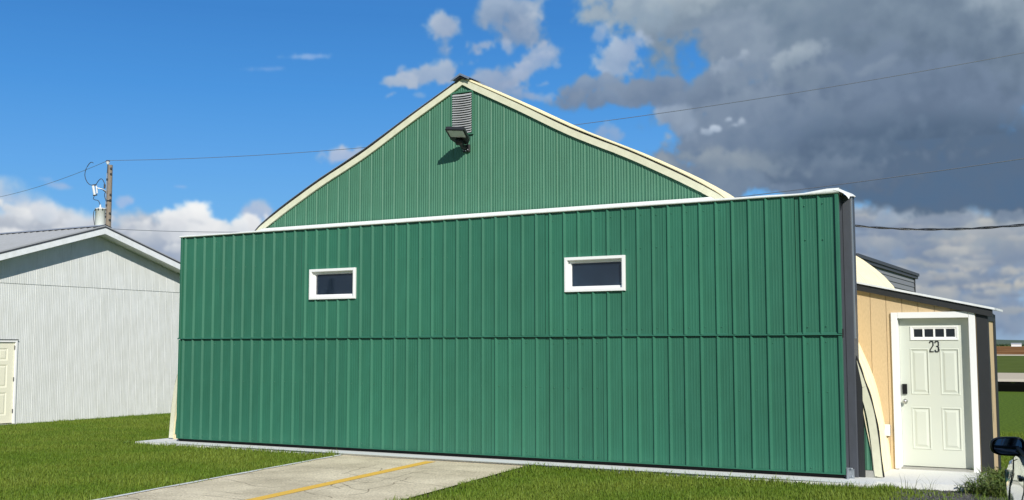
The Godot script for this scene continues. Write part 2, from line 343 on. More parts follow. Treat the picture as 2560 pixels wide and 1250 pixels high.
func set_sky() -> void:
	var env := Environment.new()
	env.background_mode = Environment.BG_SKY
	var sky := Sky.new()
	var pano := PanoramaSkyMaterial.new()
	pano.panorama = sky_picture()
	sky.sky_material = pano
	env.sky = sky
	env.background_energy_multiplier = 1.0
	env.tonemap_mode = Environment.TONE_MAPPER_LINEAR
	env.tonemap_exposure = 1.0
	env.sdfgi_enabled = true
	env.ssao_enabled = true
	env.ssil_enabled = true
	var we := WorldEnvironment.new()
	we.name = "world_environment"
	we.environment = env
	add_child(we)
	var sun := DirectionalLight3D.new()
	sun.name = "sun"
	add_child(sun)
	sun.look_at_from_position(Vector3.ZERO, -SUN, Vector3.UP)
	sun.light_color = Color(1.0, 0.98, 0.94)
	sun.light_energy = 1.5
	sun.light_angular_distance = 0.5
	sun.shadow_enabled = true


func clear_sky(el: float) -> Color:
	var stops := [[0.0, 166, 197, 224], [3.0, 146, 189, 228], [6.4, 115, 180, 236], [9.1, 100, 168, 233], [13.0, 78, 150, 222], [16.8, 66, 134, 207], [30.0, 52, 112, 186], [90.0, 36, 84, 158]]
	for i in range(1, stops.size()):
		if el <= stops[i][0]:
			var t: float = (el - stops[i - 1][0]) / (stops[i][0] - stops[i - 1][0])
			return Color8(stops[i - 1][1], stops[i - 1][2], stops[i - 1][3]).lerp(Color8(stops[i][1], stops[i][2], stops[i][3]), clampf(t, 0, 1))
	return Color8(36, 84, 158)


func noise_bytes(seed_: int, freq: float, oct: int, w: int, h: int, warp := 0.0) -> PackedByteArray:
	var n := FastNoiseLite.new()
	n.seed = seed_
	n.noise_type = FastNoiseLite.TYPE_SIMPLEX_SMOOTH
	n.frequency = freq
	n.fractal_type = FastNoiseLite.FRACTAL_FBM
	n.fractal_octaves = oct
	n.fractal_gain = 0.52
	if warp > 0.0:
		n.domain_warp_enabled = true
		n.domain_warp_amplitude = warp
		n.domain_warp_frequency = freq * 1.7
		n.domain_warp_fractal_octaves = 3
	var im := n.get_image(w, h, false, false, true)
	im.convert(Image.FORMAT_L8)
	return im.get_data()


func sky_picture() -> ImageTexture:
	# columns run from azimuth -180 to 180 (0 = -z, right positive) and are turned to Godot's order at the end
	var W := 4096
	var H := 2048
	var per := W / 360.0
	var im := Image.create(W, H, false, Image.FORMAT_RGBA8)
	for j in H:
		var el := 90.0 - 180.0 * (j + 0.5) / H
		im.fill_rect(Rect2i(0, j, W, 1), clear_sky(el) if el > 0 else Color8(104, 112, 92))
	# broken clouds all round, coarser
	var w4 := 1024
	var h4 := 256
	var na := noise_bytes(3, 0.013, 5, w4, h4, 20.0)
	var nb := noise_bytes(5, 0.03, 4, w4, h4)
	var far_bytes := PackedByteArray()
	far_bytes.resize(w4 * h4 * 4)
	for j in h4:
		var el := 90.0 - 180.0 * (j + 0.5) / 512.0
		var cover: float = lerpf(0.66, 0.54, clampf((el - 18.0) / 20.0, 0, 1))
		for i in w4:
			var az := (i + 0.5) / w4 * 360.0 - 180.0
			var k := j * w4 + i
			var edge := clampf(maxf(absf(az + 29.5) - 29.0, (el - 21.0) * 1.5) / 6.0, 0.0, 1.0)
			var d: float = na[k] / 255.0 - (1.0 - cover)
			var a := smoothstep(0.0, 0.16, d) * edge
			var lit := clampf(0.72 - d * 2.4 + (nb[k] / 255.0 - 0.5) * 0.7, 0.0, 1.0)
			var col := Color8(98, 114, 136).lerp(Color8(218, 223, 229), lit)
			far_bytes[k * 4] = int(col.r * 255)
			far_bytes[k * 4 + 1] = int(col.g * 255)
			far_bytes[k * 4 + 2] = int(col.b * 255)
			far_bytes[k * 4 + 3] = int(a * 255)
	var far_im := Image.create_from_data(w4, h4, false, Image.FORMAT_RGBA8, far_bytes)
	far_im.resize(W, 1024, Image.INTERPOLATE_CUBIC)
	im.blend_rect(far_im, Rect2i(0, 0, W, 1024), Vector2i.ZERO)
	# the clouds in this part of the sky, one by one
	var i0 := int((-66.0 + 180.0) * per)
	var i1 := int((8.0 + 180.0) * per)
	var j0 := int((90.0 - 27.0) / 180.0 * H)
	var w := i1 - i0
	var h := 1024 - j0
	var n1 := noise_bytes(11, 0.021, 6, w, h, 14.0)
	var n2 := noise_bytes(12, 0.045, 5, w, h, 6.0)
	var n3 := noise_bytes(13, 0.010, 4, w, h)
	var n4 := noise_bytes(14, 0.085, 4, w, h)
	var r := PackedFloat32Array()
	var g := PackedFloat32Array()
	var b := PackedFloat32Array()
	for arr in [r, g, b]:
		arr.resize(w * h)
	for j in h:
		var row := im.get_pixel(i0, j0 + j)
		for i in w:
			row = im.get_pixel(i0 + i, j0 + j)
			r[j * w + i] = row.r
			g[j * w + i] = row.g
			b[j * w + i] = row.b
	for c in CLOUDS:
		var reach: float = 1.15 + c[12] * 0.5 + c[13] * 0.9
		var rad: float = maxf(c[2], c[3]) * reach if absi(c[4]) > 8 else c[2] * reach
		var rade: float = maxf(c[3], minf(c[2], c[3] * (1.0 + absf(c[4]) / 10.0))) * reach + 0.4
		var a0 := maxi(0, int((c[0] - rad + 180.0) * per) - i0)
		var a1 := mini(w, int((c[0] + rad + 180.0) * per) - i0)
		var b0 := maxi(0, int((90.0 - c[1] - rade) / 180.0 * H) - j0)
		var b1 := mini(h, int((90.0 - c[1] + rade) / 180.0 * H) - j0)
		var cs := cos(deg_to_rad(c[4]))
		var sn := sin(deg_to_rad(c[4]))
		var light := Vector3(c[5], c[6], c[7]) / 255.0
		var dark := Vector3(c[8], c[9], c[10]) / 255.0
		var op: float = c[11]
		var soft: float = c[12]
		var amp: float = c[13]
		var wob: float = minf(c[2], c[3]) * 0.35
		var small: float = clampf(0.7 / minf(c[2], c[3]), 0.5, 1.6)
		for j in range(b0, b1):
			var el0: float = 90.0 - (j + j0 + 0.5) / H * 180.0
			for i in range(a0, a1):
				var k := j * w + i
				var m1: float = n1[k] / 255.0 - 0.5
				var m2: float = n2[k] / 255.0 - 0.5
				var m3: float = n3[k] / 255.0 - 0.5
				var m4: float = n4[k] / 255.0 - 0.5
				var dx: float = (i + i0 + 0.5) / per - 180.0 - c[0] + m3 * wob
				var dy: float = el0 - c[1] + m1 * wob
				var u: float = (dx * cs + dy * sn) / c[2]
				var v: float = (-dx * sn + dy * cs) / c[3]
				var dens := 1.0 - sqrt(u * u + v * v) + (m1 * 1.15 + m2 * 0.95 + m4 * 0.8 * small) * amp
				if dens <= -soft:
					continue
				var al := smoothstep(-soft * 0.45, soft * 1.25, dens) * op
				var sh := clampf(0.5 + v * 0.42 + m2 * 1.0 + m3 * 0.8 + m4 * 0.4 - (dens - 0.5) * 0.15, 0.0, 1.0)
				var col := dark.lerp(light, sh)
				r[k] = lerpf(r[k], col.x, al)
				g[k] = lerpf(g[k], col.y, al)
				b[k] = lerpf(b[k], col.z, al)
	var out := PackedByteArray()
	out.resize(w * h * 4)
	for k in w * h:
		out[k * 4] = int(clampf(r[k], 0, 1) * 255)
		out[k * 4 + 1] = int(clampf(g[k], 0, 1) * 255)
		out[k * 4 + 2] = int(clampf(b[k], 0, 1) * 255)
		out[k * 4 + 3] = 255
	im.blit_rect(Image.create_from_data(w, h, false, Image.FORMAT_RGBA8, out), Rect2i(0, 0, w, h), Vector2i(i0, j0))
	var turned := Image.create(W, H, false, Image.FORMAT_RGBA8)
	turned.blit_rect(im, Rect2i(W / 2, 0, W / 2, H), Vector2i.ZERO)
	turned.blit_rect(im, Rect2i(0, 0, W / 2, H), Vector2i(W / 2, 0))
	return ImageTexture.create_from_image(turned)


# ------------------------------------------------------------------ materials

func noise_texture(seed_: int, freq: float, oct: int, size: int, low: Color, high: Color, mid := 0.5, spread := 0.5) -> ImageTexture:
	# a seamless picture between two colours
	var n := FastNoiseLite.new()
	n.seed = seed_
	n.noise_type = FastNoiseLite.TYPE_SIMPLEX_SMOOTH
	n.frequency = freq
	n.fractal_octaves = oct
	n.fractal_gain = 0.55
	var im := n.get_seamless_image(size, size, false, false, 0.15, true)
	im.convert(Image.FORMAT_L8)
	var d := im.get_data()
	var lut := PackedByteArray()
	lut.resize(768)
	for i in 256:
		var t := clampf((i / 255.0 - mid) / spread * 0.5 + 0.5, 0.0, 1.0)
		var c := low.lerp(high, t)
		lut[i * 3] = int(c.r * 255)
		lut[i * 3 + 1] = int(c.g * 255)
		lut[i * 3 + 2] = int(c.b * 255)
	var o := PackedByteArray()
	o.resize(size * size * 3)
	for k in size * size:
		var q := d[k] * 3
		o[k * 3] = lut[q]
		o[k * 3 + 1] = lut[q + 1]
		o[k * 3 + 2] = lut[q + 2]
	return ImageTexture.create_from_image(Image.create_from_data(size, size, false, Image.FORMAT_RGB8, o))


func mat(called: String, col: Color, rough: float, metal := 0.0, spec := 0.5) -> StandardMaterial3D:
	var m := StandardMaterial3D.new()
	m.resource_name = called
	m.albedo_color = col
	m.roughness = rough
	m.metallic = metal
	m.metallic_specular = spec
	m.cull_mode = BaseMaterial3D.CULL_DISABLED
	M[called] = m
	return m


func textured(m: StandardMaterial3D, tex: Texture2D, scale: Vector3, world := true) -> StandardMaterial3D:
	m.albedo_texture = tex
	m.uv1_triplanar = true
	m.uv1_world_triplanar = world
	m.uv1_scale = scale
	m.texture_repeat = true
	return m


func make_materials() -> void:
	var wear := noise_texture(21, 0.012, 5, 512, Color(0.95, 0.95, 0.94), Color(1, 1, 1), 0.45, 0.35)
	var fine := noise_texture(22, 0.06, 4, 512, Color(0.93, 0.93, 0.92), Color(1, 1, 1), 0.5, 0.4)
	textured(mat("green_paint", Color8(51, 111, 89), 0.42), wear, Vector3(0.6, 0.22, 0.6))
	textured(mat("green_paint_b", Color8(53, 115, 92), 0.40), wear, Vector3(0.5, 0.2, 0.5))
	textured(mat("green_gable", Color8(72, 124, 100), 0.45), wear, Vector3(0.8, 0.3, 0.8))
	textured(mat("cream_trim", Color8(227, 226, 200), 0.5), wear, Vector3(0.9, 0.9, 0.9))
	textured(mat("cream_roof", Color8(240, 228, 190), 0.5), wear, Vector3(0.4, 0.4, 0.4))
	textured(mat("white_paint", Color8(238, 239, 236), 0.45), wear, Vector3(1.3, 1.3, 1.3))
	mat("vinyl_white", Color8(240, 241, 240), 0.35)
	textured(mat("membrane", Color8(232, 236, 234), 0.55), wear, Vector3(2, 2, 2))
	textured(mat("dark_steel", Color8(74, 78, 86), 0.5), wear, Vector3(1.2, 0.5, 1.2))
	textured(mat("black_trim", Color8(43, 45, 47), 0.55), wear, Vector3(1.5, 0.8, 1.5))
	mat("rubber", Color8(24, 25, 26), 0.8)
	mat("galvanised", Color8(178, 184, 190), 0.38, 0.75)
	textured(mat("louvre_metal", Color8(200, 202, 204), 0.4, 0.25), fine, Vector3(3, 3, 3))
	textured(mat("tan_board", Color8(214, 189, 149), 0.7), fine, Vector3(2.5, 0.5, 2.5))
	textured(mat("tan_board_b", Color8(211, 186, 145), 0.7), fine, Vector3(2.1, 0.4, 2.1))
	mat("tan_groove", Color8(150, 118, 80), 0.8)
	mat("door_paint", Color8(206, 211, 199), 0.42)
	mat("black_plastic", Color8(20, 21, 23), 0.35)
	mat("satin_nickel", Color8(196, 196, 192), 0.3, 0.9)
	textured(mat("white_steel", Color8(221, 224, 222), 0.45), wear, Vector3(0.5, 0.2, 0.5))
	textured(mat("white_steel_b", Color8(223, 226, 224), 0.42), wear, Vector3(0.6, 0.25, 0.6))
	textured(mat("fascia_white", Color8(236, 240, 242), 0.4), wear, Vector3(0.7, 0.7, 0.7))
	textured(mat("roof_steel", Color8(168, 171, 174), 0.45, 0.1), wear, Vector3(0.5, 0.5, 0.5))
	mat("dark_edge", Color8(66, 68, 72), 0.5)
	mat("cream_door", Color8(236, 234, 212), 0.45)
	mat("lap_grey", Color8(132, 134, 138), 0.6)
	mat("lap_grey_b", Color8(126, 128, 133), 0.6)
	textured(mat("concrete", Color8(232, 233, 230), 0.85), fine, Vector3(1.1, 1.1, 1.1))
	textured(mat("concrete_grey", Color8(168, 168, 162), 0.9), fine, Vector3(1.6, 1.6, 1.6))
	mat("yellow_paint", Color8(226, 178, 62), 0.75)
	M.yellow_paint.albedo_texture = noise_texture(31, 0.05, 5, 512, Color8(222, 206, 168), Color8(255, 224, 118), 0.34, 0.16)
	M.yellow_paint.albedo_color = Color8(250, 226, 158)
	M.yellow_paint.uv1_triplanar = true
	M.yellow_paint.uv1_world_triplanar = true
	M.yellow_paint.uv1_scale = Vector3(1.2, 1.2, 1.2)
	textured(mat("wood_pole", Color8(164, 152, 138), 0.9), noise_texture(33, 0.03, 5, 256, Color(0.7, 0.68, 0.66), Color(1, 1, 1)), Vector3(5, 0.6, 5), false)
	mat("porcelain", Color8(222, 226, 228), 0.25)
	mat("tank_grey", Color8(222, 226, 226), 0.4)
	mat("wire", Color8(52, 56, 62), 0.6)
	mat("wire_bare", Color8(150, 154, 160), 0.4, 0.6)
	mat("lens", Color8(188, 192, 190), 0.3)
	mat("lamp_black", Color8(34, 36, 38), 0.45)
	var glass := mat("window_glass", Color(0.16, 0.21, 0.27, 0.6), 0.02, 0.0, 1.0)
	glass.transparency = BaseMaterial3D.TRANSPARENCY_ALPHA
	mat("dark_glass", Color8(40, 44, 48), 0.05)
	mat("dirt", Color8(96, 84, 62), 0.95)
	M.dirt.albedo_texture = noise_texture(35, 0.05, 5, 512, Color(0.6, 0.6, 0.58), Color(1, 1, 1))
	M.dirt.uv1_triplanar = true
	M.dirt.uv1_world_triplanar = true
	var g := mat("grass_ground", Color(1, 1, 1), 0.95, 0.0, 0.2)
	textured(g, noise_texture(36, 0.035, 6, 1024, Color8(62, 84, 22), Color8(114, 136, 46), 0.5, 0.34), Vector3(0.33, 0.33, 0.33))
	var gl := mat("grass_blade", Color(1, 1, 1), 0.55, 0.0, 0.3)
	gl.vertex_color_use_as_albedo = true
	gl.backlight_enabled = true
	gl.backlight = Color(0.10, 0.14, 0.03)
	textured(mat("gravel_road", Color8(208, 194, 166), 0.95), fine, Vector3(0.2, 0.2, 0.2))
	textured(mat("gravel_pale", Color8(228, 214, 184), 0.95), fine, Vector3(0.2, 0.2, 0.2))
	textured(mat("field_green", Color8(98, 112, 54), 0.95, 0.0, 0.1), noise_texture(37, 0.02, 5, 512, Color(0.86, 0.86, 0.8), Color(1, 1, 1)), Vector3(0.02, 0.02, 0.006))
	textured(mat("field_brown", Color8(158, 118, 78), 0.95, 0.0, 0.1), noise_texture(38, 0.02, 5, 512, Color(0.68, 0.6, 0.52), Color(1, 1, 0.98), 0.5, 0.3), Vector3(0.004, 0.004, 0.002))
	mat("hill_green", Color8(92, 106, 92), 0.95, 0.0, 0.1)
	mat("far_leaves", Color8(66, 80, 60), 0.95, 0.0, 0.1)
	mat("strip_black", Color8(14, 16, 13), 0.9, 0.0, 0.1)
	mat("bark", Color8(92, 78, 62), 0.95)
	var lf := mat("leaf", Color(1, 1, 1), 0.6, 0.0, 0.3)
	lf.vertex_color_use_as_albedo = true
	lf.backlight_enabled = true
	lf.backlight = Color(0.1, 0.14, 0.04)
	var cp := mat("car_paint", Color8(188, 186, 174), 0.35, 0.4)
	cp.clearcoat_enabled = true
	cp.clearcoat = 1.0
	cp.clearcoat_roughness = 0.03
	mat("car_glass", Color8(18, 22, 26), 0.04)
	mat("tyre", Color8(26, 26, 27), 0.85)
	mat("mirror_glass", Color8(100, 108, 122), 0.03, 1.0)
	mat("lamp_red", Color8(150, 20, 20), 0.15)
	mat("stone", Color8(146, 146, 146), 0.9)
	M.stone.vertex_color_use_as_albedo = true


# ------------------------------------------------------------------ shape helpers

func new_st() -> SurfaceTool:
	var st := SurfaceTool.new()
	st.begin(Mesh.PRIMITIVE_TRIANGLES)
	st.set_smooth_group(-1)
	return st


func quad(st: SurfaceTool, a: Vector3, b: Vector3, c: Vector3, d: Vector3) -> void:
	# a b c d run clockwise seen from the front
	for p in [a, b, c, a, c, d]:
		st.add_vertex(p)


func tri(st: SurfaceTool, a: Vector3, b: Vector3, c: Vector3) -> void:
	for p in [a, b, c]:
		st.add_vertex(p)


func bx(st: SurfaceTool, lo: Vector3, hi: Vector3, ch := 0.0) -> void:
	# a box, its four long edges along y bevelled when ch > 0
	slab(st, PackedVector2Array([Vector2(lo.x + ch, lo.z), Vector2(hi.x - ch, lo.z), Vector2(hi.x, lo.z + ch), Vector2(hi.x, hi.z - ch), Vector2(hi.x - ch, hi.z), Vector2(lo.x + ch, hi.z), Vector2(lo.x, hi.z - ch), Vector2(lo.x, lo.z + ch)]) if ch > 0 else PackedVector2Array([Vector2(lo.x, lo.z), Vector2(hi.x, lo.z), Vector2(hi.x, hi.z), Vector2(lo.x, hi.z)]), lo.y, hi.y)


func slab(st: SurfaceTool, p: PackedVector2Array, y0: float, y1: float) -> void:
	# a convex outline in x z, from y0 to y1
	var n := p.size()
	for i in n:
		var a := p[i]
		var b := p[(i + 1) % n]
		quad(st, Vector3(a.x, y0, a.y), Vector3(b.x, y0, b.y), Vector3(b.x, y1, b.y), Vector3(a.x, y1, a.y))
	for i in range(1, n - 1):
		tri(st, Vector3(p[0].x, y1, p[0].y), Vector3(p[i].x, y1, p[i].y), Vector3(p[i + 1].x, y1, p[i + 1].y))
		tri(st, Vector3(p[0].x, y0, p[0].y), Vector3(p[i + 1].x, y0, p[i + 1].y), Vector3(p[i].x, y0, p[i].y))


func prism(st: SurfaceTool, pts: PackedVector2Array, z0: float, z1: float) -> void:
	# any simple outline in x y, from z0 (back) to z1 (front)
	var n := pts.size()
	for i in n:
		var a := pts[i]
		var b := pts[(i + 1) % n]
		quad(st, Vector3(a.x, a.y, z1), Vector3(b.x, b.y, z1), Vector3(b.x, b.y, z0), Vector3(a.x, a.y, z0))
	var t := Geometry2D.triangulate_polygon(pts)
	for i in range(0, t.size(), 3):
		tri(st, Vector3(pts[t[i]].x, pts[t[i]].y, z1), Vector3(pts[t[i + 1]].x, pts[t[i + 1]].y, z1), Vector3(pts[t[i + 2]].x, pts[t[i + 2]].y, z1))
		tri(st, Vector3(pts[t[i]].x, pts[t[i]].y, z0), Vector3(pts[t[i + 2]].x, pts[t[i + 2]].y, z0), Vector3(pts[t[i + 1]].x, pts[t[i + 1]].y, z0))


func tube(st: SurfaceTool, pts: PackedVector3Array, r0: float, r1: float, sides := 8) -> void:
	st.set_smooth_group(0)
	var rings := []
	for i in pts.size():
		var dir := (pts[mini(i + 1, pts.size() - 1)] - pts[maxi(i - 1, 0)]).normalized()
		var side := dir.cross(Vector3.UP if absf(dir.y) < 0.9 else Vector3.RIGHT).normalized()
		var up := side.cross(dir)
		var rad := lerpf(r0, r1, i / float(maxi(1, pts.size() - 1)))
		var ring := PackedVector3Array()
		for k in sides:
			var a := TAU * k / sides
			ring.append(pts[i] + (side * cos(a) + up * sin(a)) * rad)
		rings.append(ring)
	for i in pts.size() - 1:
		for k in sides:
			var q := (k + 1) % sides
			quad(st, rings[i][k], rings[i + 1][k], rings[i + 1][q], rings[i][q])
	st.set_smooth_group(-1)
	for k in range(1, sides - 1):
		tri(st, rings[0][0], rings[0][k], rings[0][k + 1])
		tri(st, rings[-1][0], rings[-1][k + 1], rings[-1][k])


func lathe(st: SurfaceTool, at: Vector3, prof: Array, sides := 16, axis := Vector3.UP) -> void:
	# prof: [radius, height along axis]
	var u := axis.cross(Vector3.RIGHT if absf(axis.x) < 0.9 else Vector3.FORWARD).normalized()
	var v := axis.cross(u)
	st.set_smooth_group(1)
	for i in prof.size() - 1:
		for k in sides:
			var a0 := TAU * k / sides
			var a1 := TAU * (k + 1) / sides
			var d0 := u * cos(a0) + v * sin(a0)
			var d1 := u * cos(a1) + v * sin(a1)
			quad(st, at + d0 * prof[i][0] + axis * prof[i][1], at + d0 * prof[i + 1][0] + axis * prof[i + 1][1], at + d1 * prof[i + 1][0] + axis * prof[i + 1][1], at + d1 * prof[i][0] + axis * prof[i][1])
	st.set_smooth_group(-1)


func loops(st: SurfaceTool, r: Rect2, steps: Array, close := true) -> void:
	# nested rectangles in x y: [inset, z] from outside to inside
	for i in steps.size() - 1:
		var a := r.grow(-steps[i][0])
		var b := r.grow(-steps[i + 1][0])
		var za: float = steps[i][1]
		var zb: float = steps[i + 1][1]
		var pa := [Vector3(a.position.x, a.position.y, za), Vector3(a.position.x, a.end.y, za), Vector3(a.end.x, a.end.y, za), Vector3(a.end.x, a.position.y, za)]
		var pb := [Vector3(b.position.x, b.position.y, zb), Vector3(b.position.x, b.end.y, zb), Vector3(b.end.x, b.end.y, zb), Vector3(b.end.x, b.position.y, zb)]
		for k in 4:
			quad(st, pa[k], pa[(k + 1) % 4], pb[(k + 1) % 4], pb[k])
	if close:
		var e := r.grow(-steps[-1][0])
		var z: float = steps[-1][1]
		quad(st, Vector3(e.position.x, e.position.y, z), Vector3(e.position.x, e.end.y, z), Vector3(e.end.x, e.end.y, z), Vector3(e.end.x, e.position.y, z))


func put(st: SurfaceTool, called: String, m: Material, parent: Node = self) -> MeshInstance3D:
	st.generate_normals()
	var o := MeshInstance3D.new()
	o.mesh = st.commit()
	o.name = called
	o.material_override = m
	parent.add_child(o, true)
	return o


func thing(called: String, label: String, category: String, group := "", at := Vector3.ZERO) -> Node3D:
	var o := Node3D.new()
	o.name = called
	add_child(o, true)
	o.position = at
	tag(o, label, category, group)
	return o


func tag(o: Node, label: String, category: String, group := "") -> void:
	o.set_meta("label", label)
	o.set_meta("category", category)
	if group != "":
		o.set_meta("group", group)


func structure(o: Node, label: String, category := "ground") -> void:
	o.set_meta("kind", "structure")
	o.set_meta("label", label)
	o.set_meta("category", category)


func along(table: Array, x: float) -> float:
	# height of a profile at a distance from the middle
	x = absf(x)
	for i in range(1, table.size()):
		if x <= table[i][0]:
			var t: float = (x - table[i - 1][0]) / (table[i][0] - table[i - 1][0])
			return lerpf(table[i - 1][1], table[i][1], t)
	return 0.0


func smooth_profile(table: Array, n := 5) -> PackedVector2Array:
	# Catmull-Rom through the table
	var o := PackedVector2Array()
	for i in table.size() - 1:
		var p0 := Vector2(-table[1][0], table[1][1]) if i == 0 else Vector2(table[i - 1][0], table[i - 1][1])
		if i == 0:
			p0 = Vector2(2.0 * table[0][0] - table[1][0], 2.0 * table[0][1] - table[1][1])
		var p1 := Vector2(table[i][0], table[i][1])
		var p2 := Vector2(table[i + 1][0], table[i + 1][1])
		var p3 := Vector2(table[i + 2][0], table[i + 2][1]) if i + 2 < table.size() else p2 + (p2 - p1)
		for k in n:
			o.append(p1.cubic_interpolate(p2, p0, p3, k / float(n)))
	o.append(Vector2(table[-1][0], table[-1][1]))
	return o


func rib_profile(x0: float, x1: float, kind: String, phase := 0.0) -> Array:
	# [x, z] of a ribbed sheet between x0 and x1
	var pitch := 0.2286
	var o := [[x0, 0.0]]
	var shape := []
	if kind == "wide":
		shape = [[-0.029, 0.0], [-0.005, 0.029], [0.004, 0.029], [0.029, 0.0]]
		for q in 3:
			var b := 0.075 + 0.0395 * q
			shape.append_array([[b - 0.010, 0.0], [b - 0.002, 0.0019], [b + 0.002, 0.0019], [b + 0.010, 0.0]])
	else:
		var soft := 0.45 if kind == "soft" else 1.0
		shape = [[-0.015, 0.0], [-0.005, 0.011 * soft], [0.002, 0.011 * soft], [0.015, 0.0]]
		for q in 4:
			var b := 0.052 + 0.0415 * q
			shape.append_array([[b - 0.018, 0.0], [b - 0.001, 0.0068 * soft], [b + 0.002, 0.0068 * soft], [b + 0.019, 0.0]])
	var k := floori((x0 - phase) / pitch) - 1
	while phase + k * pitch < x1 + pitch:
		for s in shape:
			var x: float = phase + k * pitch + s[0]
			if x > x0 + 0.001 and x < x1 - 0.001:
				o.append([x, s[1]])
		k += 1
	o.append([x1, 0.0])
	return o


func sheet(called: String, parent: Node, prof: Array, spans: Callable, cuts: Array, m: Material, z: float, rows: int, wav: float, sd: int) -> MeshInstance3D:
	# one ribbed sheet. spans(x) gives [low, high, low, high ...]; cuts are x values where the spans change
	var pts := prof.duplicate()
	for c in cuts:
		for i in pts.size() - 1:
			if c > pts[i][0] + 0.0005 and c < pts[i + 1][0] - 0.0005:
				var t: float = (c - pts[i][0]) / (pts[i + 1][0] - pts[i][0])
				pts.insert(i + 1, [c, lerpf(pts[i][1], pts[i + 1][1], t)])
				break
	var n := FastNoiseLite.new()
	n.seed = sd
	n.frequency = 0.55
	n.fractal_octaves = 2
	var st := new_st()
	for i in pts.size() - 1:
		var xa: float = pts[i][0]
		var xb: float = pts[i + 1][0]
		var sa: Array = spans.call(xa + 0.0002)
		var sb: Array = spans.call(xb - 0.0002)
		for k in range(0, mini(sa.size(), sb.size()), 2):
			for q in rows:
				var t0 := q / float(rows)
				var t1 := (q + 1) / float(rows)
				var ya0 := lerpf(sa[k], sa[k + 1], t0)
				var ya1 := lerpf(sa[k], sa[k + 1], t1)
				var yb0 := lerpf(sb[k], sb[k + 1], t0)
				var yb1 := lerpf(sb[k], sb[k + 1], t1)
				quad(st, Vector3(xa, ya0, z + pts[i][1] + wav * n.get_noise_2d(xa * 2.0, ya0)), Vector3(xa, ya1, z + pts[i][1] + wav * n.get_noise_2d(xa * 2.0, ya1)), Vector3(xb, yb1, z + pts[i + 1][1] + wav * n.get_noise_2d(xb * 2.0, yb1)), Vector3(xb, yb0, z + pts[i + 1][1] + wav * n.get_noise_2d(xb * 2.0, yb0)))
	return put(st, called, m, parent)


# ------------------------------------------------------------------ ground

func flat(called: String, pts: Array, y: float, m: Material, parent: Node = self) -> MeshInstance3D:
	var p := PackedVector2Array()
	for q in pts:
		p.append(Vector2(q[0], q[1]))
	var t := Geometry2D.triangulate_polygon(p)
	var st := new_st()
	for i in range(0, t.size(), 3):
		var a := p[t[i]]
		var b := p[t[i + 1]]
		var c := p[t[i + 2]]
		if (b - a).cross(c - a) < 0:
			var s := b
			b = c
			c = s
		for v in [a, b, c]:
			st.set_uv(v)
			st.add_vertex(Vector3(v.x, y, v.y))
	return put(st, called, m, parent)


func driveway_texture() -> ImageTexture:
	# 12 m by 12 m of old weathered concrete: mottled, stained and cracked
	var S := 1536
	var per := S / 12.0
	var a := noise_bytes(41, 0.006, 5, S, S, 30.0)
	var b := noise_bytes(42, 0.05, 4, S, S)
	var c := noise_bytes(43, 0.22, 3, S, S)
	var out := PackedByteArray()
	out.resize(S * S * 3)
	for k in S * S:
		var t := clampf(0.5 + (a[k] - 128) / 255.0 * 1.1 + (b[k] - 128) / 255.0 * 0.5, 0, 1)
		var s := 1.0 + (c[k] - 128) / 255.0 * 0.34
		out[k * 3] = int(clampf(lerpf(196, 236, t) * s, 0, 255))
		out[k * 3 + 1] = int(clampf(lerpf(184, 223, t) * s, 0, 255))
		out[k * 3 + 2] = int(clampf(lerpf(156, 192, t) * s, 0, 255))
	var im := Image.create_from_data(S, S, false, Image.FORMAT_RGB8, out)
	var rg := RandomNumberGenerator.new()
	rg.seed = 99
	# stains: many small darker specks gathered in patches
	for p in [[5.55, 2.3, 0.9, 0.35], [5.2, 3.3, 0.7, 0.3], [6.1, 2.9, 0.5, 0.3], [4.9, 1.9, 0.4, 0.2], [6.6, 1.4, 0.5, 0.25], [5.0, 5.0, 0.8, 0.5]]:
		for q in 700:
			var x: float = p[0] + rg.randfn() * p[2] * 0.5
			var z: float = p[1] + rg.randfn() * p[3] * 0.5
			var i := int(x * per)
			var j := int(z * per)
			if i > 1 and j > 1 and i < S - 3 and j < S - 3:
				im.fill_rect(Rect2i(i, j, rg.randi_range(1, 3), 1), im.get_pixel(i, j).darkened(rg.randf_range(0.06, 0.2)))
	# cracks, most of them across the slope
	var cracks := []
	for q in 15:
		cracks.append([rg.randf_range(3.8, 6.6), 0.7 + q * 0.42 + rg.randf_range(-0.15, 0.15), rg.randf_range(0.6, 2.6), rg.randf_range(-0.12, 0.16)])
	for q in 5:
		cracks.append([rg.randf_range(4.3, 7.2), rg.randf_range(0.8, 4.0), rg.randf_range(0.8, 2.4), 1.4 + rg.randf_range(-0.2, 0.2)])
	for cr in cracks:
		var x: float = cr[0]
		var z: float = cr[1]
		var dir: float = cr[3]
		for q in int(cr[2] * 90):
			x += cos(dir) / 90.0
			z += sin(dir) / 90.0
			dir += rg.randfn() * 0.09 + (cr[3] - dir) * 0.04
			var i := int(x * per)
			var j := int(z * per)
			if i > 1 and j > 1 and i < S - 3 and j < S - 3:
				im.fill_rect(Rect2i(i, j, 2, 1 + (q / 23) % 2), Color8(146, 134, 112))
				if q % 7 == 0:
					im.fill_rect(Rect2i(i, j + 2, 3, 1), Color8(172, 160, 138))
	return ImageTexture.create_from_image(im)


